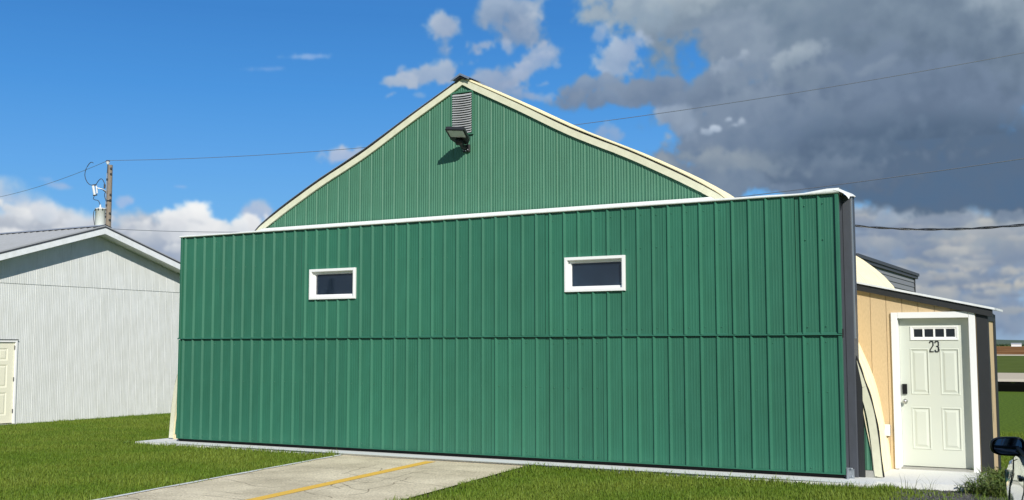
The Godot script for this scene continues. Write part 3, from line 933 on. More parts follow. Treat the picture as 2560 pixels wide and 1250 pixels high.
func ground() -> void:
	var g := flat("ground", [[-3500, 3500], [3500, 3500], [3500, -4500], [-3500, -4500]], GROUND, M.grass_ground)
	structure(g, "mown green lawn round the hangars, flat to the horizon", "lawn")
	var d := mat("driveway_concrete", Color(1, 1, 1), 0.92, 0.0, 0.3)
	d.albedo_texture = driveway_texture()
	d.uv1_scale = Vector3(1 / 12.0, 1 / 12.0, 1)
	var path := flat("driveway", [[3.92, 0.345], [7.19, 0.325], [7.66, 4.2], [8.2, 9.0], [8.4, 11.5], [5.5, 11.5], [5.13, 9.0], [4.69, 5.9]], -0.03, d)
	structure(path, "old cracked concrete driveway with a faded yellow line", "driveway")
	var line := flat("painted_line", [[5.60, 0.52], [5.77, 0.50], [6.32, 5.05], [7.02, 11.3], [6.85, 11.3], [6.15, 5.07]], -0.026, M.yellow_paint, path)
	line.set_meta("label", "faded yellow painted line down the driveway")
	# pale worn edge of the slab, left
	var st := new_st()
	for k in 26:
		var t0 := k / 26.0
		var t1 := (k + 0.985) / 26.0
		var w0 := 0.07 + 0.02 * sin(k * 2.3)
		var w1 := 0.07 + 0.02 * sin((k + 1) * 2.3)
		var a := Vector3(3.88, -0.022, 0.32).lerp(Vector3(5.5, -0.022, 11.4), t0)
		var b := Vector3(3.88, -0.022, 0.32).lerp(Vector3(5.5, -0.022, 11.4), t1)
		quad(st, a, b, b + Vector3(w1, 0, 0), a + Vector3(w0, 0, 0))
		quad(st, a, a + Vector3(0, -0.05, 0), b + Vector3(0, -0.05, 0), b)
	put(st, "edge_strip", M.concrete, path)
	var pad := new_st()
	prism_flat(pad, [[-0.62, 0.38], [4.0, 0.36], [7.2, 0.33], [11.96, 0.42], [11.96, -7.3], [-0.62, -7.3]], -0.2, 0.0)
	structure(put(pad, "concrete_pad", M.concrete), "pale concrete foundation pad under the green hangar", "foundation")
	var step := new_st()
	prism_flat(step, [[11.965, 0.20], [13.02, 0.08], [13.06, -1.2], [13.06, -2.35], [11.965, -2.35]], -0.2, 0.012)
	structure(put(step, "doorstep", M.concrete), "low grey concrete step in front of door 23", "step")
	# strips of bare dirt where the turf ends at the driveway
	flat("dirt_edge", [[3.80, 0.36], [3.90, 0.36], [4.70, 5.9], [5.1, 9.0], [4.96, 9.0], [4.57, 5.9]], -0.05, M.dirt, path)
	flat("dirt_edge", [[7.20, 0.30], [7.32, 0.30], [7.78, 4.2], [8.3, 9.0], [8.2, 9.0], [7.66, 4.2]], -0.05, M.dirt, path)
	# far bands
	structure(flat("gravel_road", [[-200, -46], [300, -46], [300, -60], [-200, -60]], GROUND + 0.03, M.gravel_road), "pale gravel road crossing beyond the lawn", "road")
	structure(flat("gravel_verge", [[-200, -41.6], [300, -41.6], [300, -46], [-200, -46]], GROUND + 0.05, M.gravel_pale), "lighter gravel verge along the near side of the road", "verge")
	structure(flat("field", [[-900, -60], [900, -60], [900, -178], [-900, -178]], GROUND + 0.02, M.field_green), "green field behind the gravel road", "field")
	structure(flat("far_track", [[-900, -178], [900, -178], [900, -200], [-900, -200]], GROUND + 0.04, M.gravel_pale), "thin pale track at the far side of the green field", "track")
	structure(flat("plowed_field", [[-2500, -200], [2500, -200], [2500, -1700], [-2500, -1700]], GROUND + 0.06, M.field_brown), "brown plowed field below the distant hills", "field")


func prism_flat(st: SurfaceTool, pts: Array, y0: float, y1: float) -> void:
	var p := PackedVector2Array()
	for q in pts:
		p.append(Vector2(q[0], q[1]))
	slab(st, p, y0, y1)


# ------------------------------------------------------------------ green hangar

func hangar() -> void:
	var t := thing("arched_hangar", "green arched hangar with cream trim and a pointed roof", "hangar")
	# ribbed sheets of the gable
	var edges := [MID - 6.2, 0.06]
	while edges[-1] + 0.9144 < 11.58:
		edges.append(edges[-1] + 0.9144)
	edges.append_array([11.58, MID + 6.17])
	for n in edges.size() - 1:
		var x: float = edges[n]
		var low := 0.09 if n == 0 or n == edges.size() - 2 else 3.35
		var spans := func(q: float) -> Array:
			var top := along(ARCH, q - MID) - 0.05
			return [low, top] if top > low + 0.002 else []
		var cuts := [MID]
		for a in ARCH:
			cuts.append(MID + a[0])
			cuts.append(MID - a[0])
		# where the arch comes down to the lower edge of the sheets
		for side in [-1.0, 1.0]:
			cuts.append(MID + side * 4.575)
		var o := sheet("gable_sheet", t, rib_profile(x, edges[n + 1], "fine", x), spans, cuts, M.green_gable, GABLE_Z, 2, 0.002, 60 + n)
		o.position.z = 0.0006 * (n % 2)
		if o.mesh.get_surface_count() == 0:
			o.free()
	# wall behind the sheets, above and beside the door opening
	var back := smooth_profile(ARCH, 2)
	var st := new_st()
	var poly := PackedVector2Array()
	for i in back.size():
		if back[i].y > 3.35:
			poly.append(Vector2(MID + back[i].x, back[i].y - 0.06))
	var left := PackedVector2Array()
	for p in poly:
		left.append(Vector2(2.0 * MID - p.x, p.y))
	left.reverse()
	poly.append(Vector2(MID + 4.5, 3.36))
	poly.append(Vector2(MID - 4.5, 3.36))
	poly.append_array(left)
	prism(st, poly, GABLE_Z - 0.1, GABLE_Z - 0.02)
	put(st, "gable_frame", M.black_trim, t)
	# concrete sill under the side pieces of the gable
	st = new_st()
	bx(st, Vector3(11.74, 0.0, GABLE_Z - 0.08), Vector3(11.86, 0.085, GABLE_Z + 0.03))
	put(st, "sill_block", M.concrete_grey, t)
	# cream boards round the arch
	var prof := smooth_profile(ARCH, 5)
	for side in [-1.0, 1.0]:
		var step := 14
		var i := 0
		while i < prof.size() - 1:
			var e := mini(i + step, prof.size() - 1)
			if prof.size() - 1 - e < 5:
				e = prof.size() - 1
			var outer := PackedVector2Array()
			var inner := PackedVector2Array()
			for k in range(i, e + 1):
				var dir := (prof[mini(k + 1, prof.size() - 1)] - prof[maxi(k - 1, 0)]).normalized()
				var nrm := Vector2(-dir.y, dir.x)
				if nrm.y > 0 and nrm.x > 0 or nrm.y > 0.05:
					nrm = -nrm
				if nrm.x > 0:
					nrm = -nrm
				var inn := prof[k] + nrm * 0.095
				if k == 0:
					inn = Vector2(0, prof[0].y - 0.095)
				var sl := 0.003 if k == e and e < prof.size() - 1 else 0.0
				outer.append(Vector2(MID + side * prof[k].x, maxf(prof[k].y + sl, 0.02)))
				inner.append(Vector2(MID + side * maxf(inn.x, 0.0), maxf(inn.y + sl, 0.02)))
			inner.reverse()
			outer.append_array(inner)
			st = new_st()
			prism(st, outer, GABLE_Z + 0.004, GABLE_Z + 0.042)
			put(st, "trim_board", M.cream_trim, t)
			i = e
	# dark strip painting in the shaded gap between the boards and the roof
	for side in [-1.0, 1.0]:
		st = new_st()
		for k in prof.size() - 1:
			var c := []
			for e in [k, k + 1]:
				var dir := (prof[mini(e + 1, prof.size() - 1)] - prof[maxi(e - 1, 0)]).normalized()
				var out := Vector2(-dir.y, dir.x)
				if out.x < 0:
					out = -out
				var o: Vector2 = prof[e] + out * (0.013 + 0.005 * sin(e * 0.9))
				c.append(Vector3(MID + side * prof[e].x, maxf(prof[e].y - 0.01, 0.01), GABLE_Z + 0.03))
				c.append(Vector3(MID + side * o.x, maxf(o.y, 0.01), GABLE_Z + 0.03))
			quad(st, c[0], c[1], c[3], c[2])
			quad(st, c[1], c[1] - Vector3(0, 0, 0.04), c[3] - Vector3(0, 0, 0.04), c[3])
		put(st, "gap_shade_strip", M.rubber, t)
	# roof sheets, bent over the arch
	var rp := smooth_profile(ROOF, 2)
	var ribs := rib_profile(0.0, 0.9144, "fine", 0.0)
	var front := rp
	for side in 2:
		var proto: Mesh = null
		rp = front
		for q in 8:
			# the first sheet covers the tall front, the others the lower roof behind it
			var z1 := -0.285 if q == 0 else -0.84 - (q - 1) * 0.87
			if q == 1:
				proto = null
				rp = smooth_profile(MAIN_ROOF, 2)
			if proto == null:
				st = new_st()
				for k in ribs.size() - 1:
					for i in rp.size() - 1:
						var c := []
						for e in [[k, i], [k, i + 1], [k + 1, i + 1], [k + 1, i]]:
							var j: int = e[1]
							var dir := (rp[mini(j + 1, rp.size() - 1)] - rp[maxi(j - 1, 0)]).normalized()
							var out := Vector2(-dir.y, dir.x)
							if out.x < 0:
								out = -out
							var v: Vector2 = rp[j] + out * ribs[e[0]][1]
							c.append(Vector3((1.0 if side == 0 else -1.0) * v.x, v.y, -ribs[e[0]][0] * 0.93))
						quad(st, c[0], c[1], c[2], c[3])
				st.generate_normals()
				proto = st.commit()
			var o := MeshInstance3D.new()
			o.mesh = proto
			o.name = "roof_sheet"
			o.material_override = M.cream_roof
			o.position = Vector3(MID, 0.003 * (q % 2), z1)
			if q == 0:
				o.scale.z = 0.66
			t.add_child(o, true)
	rp = front
	# rolled front edge of the roof
	for side in [-1.0, 1.0]:
		st = new_st()
		var path := PackedVector3Array()
		for p in rp:
			if p.y > 3.4:
				path.append(Vector3(MID + side * p.x, p.y - 0.012, -0.278))
		tube(st, path, 0.014, 0.014, 6)
		put(st, "drip_edge", M.dark_edge if side < 0 else M.cream_roof, t)  # left edge coloured dark for the shaded underside of the roof
	# ridge cap
	st = new_st()
	for side in [-1.0, 1.0]:
		quad(st, Vector3(MID, 5.935, -0.2), Vector3(MID, 5.935, -0.87), Vector3(MID + side * 0.17, 5.842, -0.87), Vector3(MID + side * 0.17, 5.842, -0.2))
		quad(st, Vector3(MID, 5.935, -0.2), Vector3(MID + side * 0.17, 5.842, -0.2), Vector3(MID + side * 0.17, 5.815, -0.2), Vector3(MID, 5.90, -0.2))
	put(st, "ridge_cap", M.galvanised, t)
	st = new_st()
	prism(st, PackedVector2Array([Vector2(MID - 0.1, 5.855), Vector2(MID, 5.915), Vector2(MID + 0.1, 5.855), Vector2(MID + 0.07, 5.83), Vector2(MID, 5.868), Vector2(MID - 0.07, 5.83)]), -0.25, -0.215)
	put(st, "ridge_filler", M.rubber, t)
	# rear wall
	st = new_st()
	poly = PackedVector2Array()
	for p in rp:
		poly.append(Vector2(MID + p.x, p.y - 0.02))
	left = PackedVector2Array()
	for p in rp:
		if p.x > 0.01:
			left.append(Vector2(MID - p.x, p.y - 0.02))
	left.reverse()
	poly.append_array(left)
	prism(st, poly, -0.84, -0.80)
	put(st, "front_back_wall", M.green_gable, t)
	st = new_st()
	poly = PackedVector2Array()
	var mp := smooth_profile(MAIN_ROOF, 2)
	for p in mp:
		poly.append(Vector2(MID + p.x, p.y - 0.02))
	for k in range(mp.size() - 1, 0, -1):
		poly.append(Vector2(MID - mp[k].x, mp[k].y - 0.02))
	prism(st, poly, -7.0, -6.9)
	put(st, "rear_wall", M.green_gable, t)
	# posts beside the door opening
	st = new_st()
	bx(st, Vector3(11.5595, 0.0, -0.45), Vector3(11.665, 3.60, -0.20), 0.006)
	put(st, "door_post", M.dark_steel, t)
	st = new_st()
	prism(st, PackedVector2Array([Vector2(11.668, 0.0), Vector2(11.668, 1.50), Vector2(11.705, 1.30), Vector2(11.735, 1.13), Vector2(11.735, 0.0)]), -0.42, -0.255)
	put(st, "jamb_board", M.black_trim, t)
	st = new_st()
	bx(st, Vector3(11.6655, 1.75, -0.243), Vector3(11.682, 3.56, -0.225))
	put(st, "post_edge", M.galvanised, t)
	st = new_st()
	bx(st, Vector3(-0.03, 0.0, -0.42), Vector3(0.05, 3.5, -0.27), 0.006)
	put(st, "door_post", M.dark_steel, t)
	st = new_st()
	for q in [[11.44, 1.70, 0.05, 0.03], [11.455, 1.66, 0.04, -0.03], [11.48, 1.60, 0.05, 0.02], [11.47, 1.62, 0.03, -0.04], [11.50, 1.56, 0.05, 0.03]]:
		stroke(st, [[0, 0], [1, 1]], Vector3(q[0] + 0.12, q[1], GABLE_Z + 0.043), q[3], q[2], 0.006, 0.001)
	put(st, "scuff_mark", M.dark_edge, t)
	# louvred vent
	var v := Node3D.new()
	v.name = "vent"
	t.add_child(v, true)
	v.position = Vector3(5.535, 4.985, GABLE_Z + 0.016)
	st = new_st()
	var r := Rect2(0, 0, 0.365, 0.65)
	loops(st, r.grow(0.025), [[0.0, -0.01], [0.0, 0.02], [0.022, 0.02], [0.025, -0.008]], false)
	put(st, "vent_frame", M.green_gable, v)
	st = new_st()
	bx(st, Vector3(0, 0, -0.012), Vector3(0.365, 0.65, -0.006))
	put(st, "vent_back", M.rubber, v)
	for k in 17:
		st = new_st()
		st.set_smooth_group(0)
		var y := 0.012 + k * 0.0372
		var last := []
		for i in 7:
			var a := i / 6.0
			var row := []
			for j in 7:
				var u := j / 6.0
				var bow := -0.008 * sin(PI * u) - 0.004 * u
				row.append(Vector3(0.006 + u * 0.353, y + 0.034 * a + bow, 0.002 + 0.03 * pow(1.0 - a, 1.4) * (0.8 + 0.2 * sin(PI * u))))
			if i > 0:
				for j in 6:
					quad(st, last[j], row[j], row[j + 1], last[j + 1])
			last = row
		put(st, "louvre", M.louvre_metal, v)


# ------------------------------------------------------------------ bifold door

func hangar_door() -> void:
	var t := thing("bifold_door", "wide green ribbed metal hangar door in two halves with two small windows", "hangar door")
	var wins := [Rect2(2.955, 2.425, 0.945, 0.5), Rect2(7.66, 2.43, 0.945, 0.5)]
	var edges := []
	for k in 13:
		edges.append(0.02 + k * 0.9144)
	edges.append(DOOR_W - 0.03)
	for row in 2:
		for k in edges.size() - 1:
			var xa: float = edges[k]
			var xb: float = edges[k + 1]
			if xb - xa < 0.05:
				continue
			var spans := func(q: float) -> Array:
				if row == 0:
					return [0.062, 1.786]
				for w in wins:
					if q > w.position.x + 0.02 and q < w.end.x - 0.02:
						return [1.812, w.position.y + 0.02, w.end.y - 0.02, DOOR_H]
				return [1.812, DOOR_H]
			var cuts := []
			if row == 1:
				for w in wins:
					cuts.append_array([w.position.x + 0.02, w.end.x - 0.02])
			var o := sheet("door_sheet", t, rib_profile(xa, xb, "wide", 0.10), spans, cuts, M.green_paint if (k * 7 + row * 3) % 5 < 3 else M.green_paint_b, 0.0, 6, 0.0032, 20 + k + row * 40)
			o.position = Vector3(0, 0, 0.0008 * (k % 2))
			o.rotation.y = rng.randfn() * 0.0006
	# frame behind the sheets
	var st := new_st()
	for seg in [[0.03, wins[0].position.x + 0.03], [wins[0].end.x - 0.03, wins[1].position.x + 0.03], [wins[1].end.x - 0.03, DOOR_W - 0.04]]:
		bx(st, Vector3(seg[0], 2.42, -0.06), Vector3(seg[1], 2.93, -0.02))
	bx(st, Vector3(0.03, 0.05, -0.06), Vector3(DOOR_W - 0.04, 2.42, -0.02))
	bx(st, Vector3(0.03, 2.93, -0.06), Vector3(DOOR_W - 0.04, 3.59, -0.02))
	put(st, "door_core", M.dark_steel, t)
	for xx in [[0.0, 0.022], [DOOR_W - 0.016, DOOR_W + 0.008]]:
		st = new_st()
		bx(st, Vector3(xx[0], 0.02, -0.235), Vector3(xx[1], DOOR_H, -0.012), 0.003)
		put(st, "end_channel", M.dark_steel, t)
	# green corner flashings
	for xx in [-0.004, DOOR_W - 0.034]:
		for yy in [[0.052, 1.784], [1.814, DOOR_H - 0.004]]:
			st = new_st()
			bx(st, Vector3(xx, yy[0], -0.03), Vector3(xx + 0.046, yy[1], 0.028), 0.004)
			put(st, "corner_flashing", M.green_paint, t)
	# drip flashing over the fold
	st = new_st()
	var pr := [[0.0, 1.828], [0.004, 1.812], [0.040, 1.805], [0.043, 1.794], [0.039, 1.791], [0.0, 1.797]]
	for i in pr.size() - 1:
		quad(st, Vector3(-0.012, pr[i + 1][1], pr[i + 1][0]), Vector3(-0.012, pr[i][1], pr[i][0]), Vector3(DOOR_W + 0.014, pr[i][1], pr[i][0]), Vector3(DOOR_W + 0.014, pr[i + 1][1], pr[i + 1][0]))
	for xx in [-0.012, DOOR_W + 0.014]:
		for i in range(1, pr.size() - 1):
			tri(st, Vector3(xx, pr[0][1], pr[0][0]), Vector3(xx, pr[i][1], pr[i][0]), Vector3(xx, pr[i + 1][1], pr[i + 1][0]))
	put(st, "fold_flashing", M.green_paint, t)
	st = new_st()
	bx(st, Vector3(DOOR_W + 0.012, 1.76, -0.02), Vector3(DOOR_W + 0.03, 1.87, 0.012))
	put(st, "hinge_plate", M.black_trim, t)
	# bottom lip and seal
	st = new_st()
	quad(st, Vector3(0.0, 0.060, 0.038), Vector3(0.0, 0.072, 0.0), Vector3(DOOR_W, 0.072, 0.0), Vector3(DOOR_W, 0.060, 0.038))
	quad(st, Vector3(0.0, 0.052, 0.038), Vector3(0.0, 0.060, 0.038), Vector3(DOOR_W, 0.060, 0.038), Vector3(DOOR_W, 0.052, 0.038))
	put(st, "bottom_lip", M.green_paint, t)
	st = new_st()
	bx(st, Vector3(0.02, 0.001, -0.06), Vector3(DOOR_W - 0.02, 0.062, -0.025))
	put(st, "rubber_seal", M.rubber, t)
	# screws, too small to pick apart
	st = new_st()
	var x := 0.10 + 0.055
	while x < DOOR_W - 0.05:
		for y in [0.12, 1.07, 1.70, 1.90, 3.02, 3.48]:
			var hidden := false
			for w in wins:
				hidden = hidden or w.grow(0.03).has_point(Vector2(x, y))
			if not hidden:
				lathe(st, Vector3(x + rng.randfn() * 0.003, y + rng.randfn() * 0.006, 0.0), [[0.0085, 0.0], [0.0085, 0.003], [0.0055, 0.004], [0.0045, 0.008], [0.0, 0.009]], 6, Vector3.BACK)
		x += 0.2286
	var sc := put(st, "screws", M.green_paint_b, t)
	sc.set_meta("kind", "stuff")
	# windows
	for w in wins:
		var n := Node3D.new()
		n.name = "window"
		t.add_child(n, true)
		n.position = Vector3(w.position.x, w.position.y, 0.0)
		st = new_st()
		var r := Rect2(0, 0, w.size.x, w.size.y)
		loops(st, r, [[0.0, 0.0], [0.0, 0.036], [0.004, 0.042], [0.040, 0.042], [0.046, 0.036], [0.050, -0.022], [0.078, -0.022], [0.082, -0.030], [0.086, -0.060]], false)
		put(st, "window_frame", M.vinyl_white, n)
		st = new_st()
		var e := r.grow(-0.084)
		bx(st, Vector3(e.position.x, e.position.y, -0.052), Vector3(e.end.x, e.end.y, -0.048))
		put(st, "pane", M.window_glass, n)
	# white weather flap along the top
	st = new_st()
	st.set_smooth_group(0)
	var last := []
	for k in 78:
		var xx := -0.02 + k * (DOOR_W + 0.05) / 77.0
		var inside := clampf(minf(xx - 1.35, 10.02 - xx) / 0.22, 0.0, 1.0)
		var wv := 0.0015 * sin(xx * 9.0) + 0.002 * sin(xx * 3.7 + 1.0)
		var hump := 0.035 * smoothstep(11.1, 11.45, xx)
		var row := [Vector3(xx, DOOR_H - 0.003, 0.024), Vector3(xx, DOOR_H + 0.002, 0.044), Vector3(xx, DOOR_H + 0.022 + hump * 0.5 + wv, 0.045), Vector3(xx, DOOR_H + 0.031 + hump + wv, 0.03), Vector3(xx, DOOR_H + lerpf(0.022, 0.048, inside) + hump + wv, -0.10), Vector3(xx, DOOR_H + lerpf(0.0, 0.056, inside) + hump, -0.225), Vector3(xx, DOOR_H + lerpf(-0.06, 0.105, inside), -0.262)]
		if k > 0:
			for i in row.size() - 1:
				quad(st, last[i], last[i + 1], row[i + 1], row[i])
		last = row
	put(st, "weather_flap", M.membrane, t)
	# crumpled end of the flap, hanging over the corner
	st = new_st()
	st.set_smooth_group(0)
	last = []
	for i in 9:
		var u := i / 8.0
		var row := []
		for j in 11:
			var v := j / 10.0
			var z := lerpf(0.05, -0.48, v)
			var drop := 0.10 * (1.0 - v * 0.55) * u
			var out := 0.045 * sin(u * PI * 0.6) + 0.016 * sin(v * 9.0 + u * 2.0) * u + 0.012 * sin(v * 17.0) * u * u
			row.append(Vector3(DOOR_W - 0.04 + 0.135 * u + out, DOOR_H + 0.068 - drop * u - 0.03 * u + 0.012 * sin(v * PI) - 0.03 * (1.0 - smoothstep(0.0, 0.12, v)), z))
		if i > 0:
			for j in 10:
				quad(st, last[j], row[j], row[j + 1], last[j + 1])
		last = row
	put(st, "flap_end", M.membrane, t)
	# latch at the lower corner
	st = new_st()
	bx(st, Vector3(11.575, 0.0, -0.04), Vector3(11.60, 0.135, 0.04), 0.003)
	bx(st, Vector3(11.598, 0.0, -0.045), Vector3(11.655, 0.12, -0.035))
	bx(st, Vector3(11.562, 0.125, -0.05), Vector3(11.63, 0.137, 0.0))
	put(st, "latch", M.galvanised, t)
	st = new_st()
	lathe(st, Vector3(11.63, 0.03, -0.035), [[0.009, 0.0], [0.009, 0.02], [0.0, 0.021]], 8, Vector3.BACK)
	lathe(st, Vector3(11.63, 0.125, -0.035), [[0.009, 0.0], [0.009, 0.02], [0.0, 0.021]], 8, Vector3.BACK)
	put(st, "bolts", M.galvanised, t)


# ------------------------------------------------------------------ entry shed

func shed() -> void:
	var t := thing("entry_shed", "small tan entry shed with black trim and a sloping white-edged roof", "shed")
	var Z := -1.43
	var x1 := 13.10
	var zb := -2.35
	var top := func(x: float) -> float: return 2.53 - 0.228 * (x - 11.40)
	# boards of the front
	var x := 11.215
	var n := 0
	while x < x1 - 0.02:
		var xe := minf(x + 0.2075, x1 - 0.004)
		var opening := xe > 11.93 and x < 12.93
		var segs := []
		if opening:
			if x < 11.93:
				segs.append([x, 11.93, 0.0])
				segs.append([11.93, xe, 2.06])
			elif xe > 12.93:
				segs.append([x, 12.93, 2.06])
				segs.append([12.93, xe, 0.0])
			else:
				segs.append([x, xe, 2.06])
		else:
			segs.append([x, xe, 0.0])
		for s in segs:
			var st := new_st()
			var a: float = s[0] + (0.003 if s[0] == x else 0.0)
			var b: float = s[1] - (0.003 if s[1] == xe else 0.0)
			prism(st, PackedVector2Array([Vector2(a, s[2]), Vector2(a, top.call(a) - 0.02), Vector2(b, top.call(b) - 0.02), Vector2(b, s[2])]), Z - 0.012, Z)
			put(st, "siding_board", M.tan_board if n % 3 != 1 else M.tan_board_b, t)
		x = xe
		n += 1
	# sheathing behind the grooves
	var st := new_st()
	prism(st, PackedVector2Array([Vector2(11.2, 0.0), Vector2(11.2, 2.5), Vector2(11.93, 2.38), Vector2(11.93, 0.0)]), Z - 0.05, Z - 0.012)
	prism(st, PackedVector2Array([Vector2(11.93, 2.06), Vector2(11.93, 2.38), Vector2(x1 - 0.01, 2.1), Vector2(x1 - 0.01, 2.06)]), Z - 0.05, Z - 0.012)
	prism(st, PackedVector2Array([Vector2(12.93, 0.0), Vector2(12.93, 2.06), Vector2(x1 - 0.01, 2.06), Vector2(x1 - 0.01, 0.0)]), Z - 0.05, Z - 0.012)
	put(st, "sheathing", M.tan_groove, t)
	# right side
	for k in 4:
		st = new_st()
		var za := Z - 0.012 - k * 0.2
		bx(st, Vector3(x1 - 0.03, -0.04, maxf(za - 0.196, zb)), Vector3(x1, 2.09, za))
		put(st, "siding_board", M.tan_board, t)
	st = new_st()
	bx(st, Vector3(11.3, 0.0, zb - 0.03), Vector3(x1, 2.08, zb))
	put(st, "rear_wall", M.tan_board, t)
	# black corner boards
	st = new_st()
	bx(st, Vector3(12.978, -0.04, Z), Vector3(x1 + 0.016, 2.12, Z + 0.02), 0.002)
	put(st, "corner_board", M.black_trim, t)
	st = new_st()
	bx(st, Vector3(x1, -0.04, Z - 0.12), Vector3(x1 + 0.016, 2.08, Z - 0.001), 0.002)
	put(st, "corner_board", M.black_trim, t)
	st = new_st()
	bx(st, Vector3(x1, -0.04, zb - 0.03), Vector3(x1 + 0.016, 2.08, zb + 0.18), 0.002)
	put(st, "corner_board", M.black_trim, t)
	st = new_st()
	bx(st, Vector3(x1, 1.98, zb + 0.18), Vector3(x1 + 0.017, 2.09, Z - 0.12), 0.002)
	put(st, "fascia", M.black_trim, t)
	# sloping fascia and roof
	st = new_st()
	prism(st, PackedVector2Array([Vector2(11.25, top.call(11.25) - 0.095), Vector2(11.25, top.call(11.25)), Vector2(x1 + 0.08, top.call(x1 + 0.08)), Vector2(x1 + 0.08, top.call(x1 + 0.08) - 0.095)]), Z + 0.002, Z + 0.06)
	put(st, "fascia", M.black_trim, t)
	st = new_st()
	prism(st, PackedVector2Array([Vector2(11.2, top.call(11.2) + 0.002), Vector2(11.2, top.call(11.2) + 0.03), Vector2(x1 + 0.11, top.call(x1 + 0.11) + 0.03), Vector2(x1 + 0.11, top.call(x1 + 0.11) + 0.002)]), zb - 0.08, Z + 0.085)
	put(st, "roof", M.fascia_white, t)
	# door with its casing
	var d := Node3D.new()
	d.name = "door"
	t.add_child(d, true)
	d.position = Vector3(0, 0, Z)
	d.set_meta("label", "pale four-panel door with a row of four small panes and number 23")
	for c in [[Vector3(11.90, 0.012, 0.0), Vector3(11.982, 2.105, 0.034)], [Vector3(12.882, 0.012, 0.0), Vector3(12.965, 2.105, 0.034)], [Vector3(11.984, 2.028, 0.0), Vector3(12.88, 2.106, 0.033)]]:
		st = new_st()
		bx(st, c[0], c[1], 0.005)
		put(st, "casing", M.vinyl_white, d)
	for c in [[Vector3(11.94, 0.012, -0.13), Vector3(11.984, 2.05, 0.002)], [Vector3(12.884, 0.012, -0.13), Vector3(12.93, 2.05, 0.002)], [Vector3(11.984, 2.022, -0.13), Vector3(12.884, 2.05, 0.001)]]:
		st = new_st()
		bx(st, c[0], c[1])
		put(st, "jamb", M.vinyl_white, d)
	st = new_st()
	bx(st, Vector3(11.984, 0.012, -0.13), Vector3(12.884, 0.035, 0.045), 0.004)
	put(st, "threshold", M.concrete_grey, d)
	# the slab: flat faces round the sunk panels
	var slab_z := -0.088
	var rects := [Rect2(12.115, 1.0, 0.245, 0.62), Rect2(12.495, 1.0, 0.245, 0.62), Rect2(12.115, 0.27, 0.245, 0.565), Rect2(12.495, 0.27, 0.245, 0.565), Rect2(12.13, 1.73, 0.61, 0.19)]
	st = new_st()
	grid_with_holes(st, Rect2(11.986, 0.045, 0.896, 1.975), rects, slab_z)
	for k in 4:
		loops(st, rects[k], [[0.0, slab_z], [0.006, slab_z + 0.007], [0.016, slab_z + 0.007], [0.022, slab_z - 0.006], [0.038, slab_z - 0.006], [0.064, slab_z + 0.004]], true)
	bx(st, Vector3(11.986, 0.045, slab_z - 0.045), Vector3(12.882, 1.72, slab_z - 0.012))
	put(st, "door_slab", M.door_paint, d)
	# the row of panes
	st = new_st()
	loops(st, rects[4], [[0.0, slab_z], [0.002, slab_z + 0.014], [0.022, slab_z + 0.012], [0.03, slab_z + 0.002]], false)
	var holes := []
	for k in 4:
		holes.append(Rect2(12.17 + k * 0.1365, 1.77, 0.118, 0.112))
	grid_with_holes(st, rects[4].grow(-0.03), holes, slab_z + 0.002)
	for hh in holes:
		loops(st, hh, [[0.0, slab_z + 0.002], [0.004, slab_z - 0.014]], false)
	put(st, "pane_frame", M.vinyl_white, d)
	for hh in holes:
		st = new_st()
		bx(st, Vector3(hh.position.x, hh.position.y, slab_z - 0.016), Vector3(hh.end.x, hh.end.y, slab_z - 0.013))
		put(st, "pane", M.dark_glass, d)
	# number
	st = new_st()
	var two := [[0, 0.86], [0, 0.94], [0.2, 1.0], [0.8, 1.0], [1.0, 0.92], [1.0, 0.62], [0.1, 0.2], [0.0, 0.0], [1.0, 0.0]]
	var three := [[0, 0.87], [0.05, 0.95], [0.2, 1.0], [0.8, 1.0], [1.0, 0.92], [1.0, 0.62], [0.75, 0.53], [0.45, 0.53], [0.75, 0.53], [1.0, 0.44], [1.0, 0.08], [0.8, 0.0], [0.2, 0.0], [0.0, 0.07], [0.0, 0.15]]
	stroke(st, two, Vector3(12.376, 1.575, slab_z + 0.001), 0.042, 0.138, 0.013, 0.006)
	stroke(st, three, Vector3(12.444, 1.575, slab_z + 0.001), 0.042, 0.138, 0.013, 0.006)
	put(st, "door_number", M.black_plastic, d)
	# keypad lock and knob
	st = new_st()
	bx(st, Vector3(12.005, 1.005, slab_z), Vector3(12.068, 1.14, slab_z + 0.028), 0.008)
	put(st, "keypad_lock", M.black_plastic, d)
	st = new_st()
	lathe(st, Vector3(12.037, 0.905, slab_z), [[0.034, 0.0], [0.034, 0.006], [0.014, 0.012], [0.011, 0.035], [0.024, 0.043], [0.029, 0.056], [0.026, 0.068], [0.012, 0.074], [0.0, 0.074]], 18, Vector3.BACK)
	put(st, "knob", M.satin_nickel, d)
	# grey outlet box on the wall
	st = new_st()
	bx(st, Vector3(11.79, 0.45, Z), Vector3(11.85, 0.59, Z + 0.075), 0.006)
	put(st, "outlet_box", M.concrete_grey, t)
	st = new_st()
	bx(st, Vector3(11.785, 0.448, Z + 0.076), Vector3(11.855, 0.598, Z + 0.092), 0.005)
	put(st, "outlet_cover", M.vinyl_white, t)


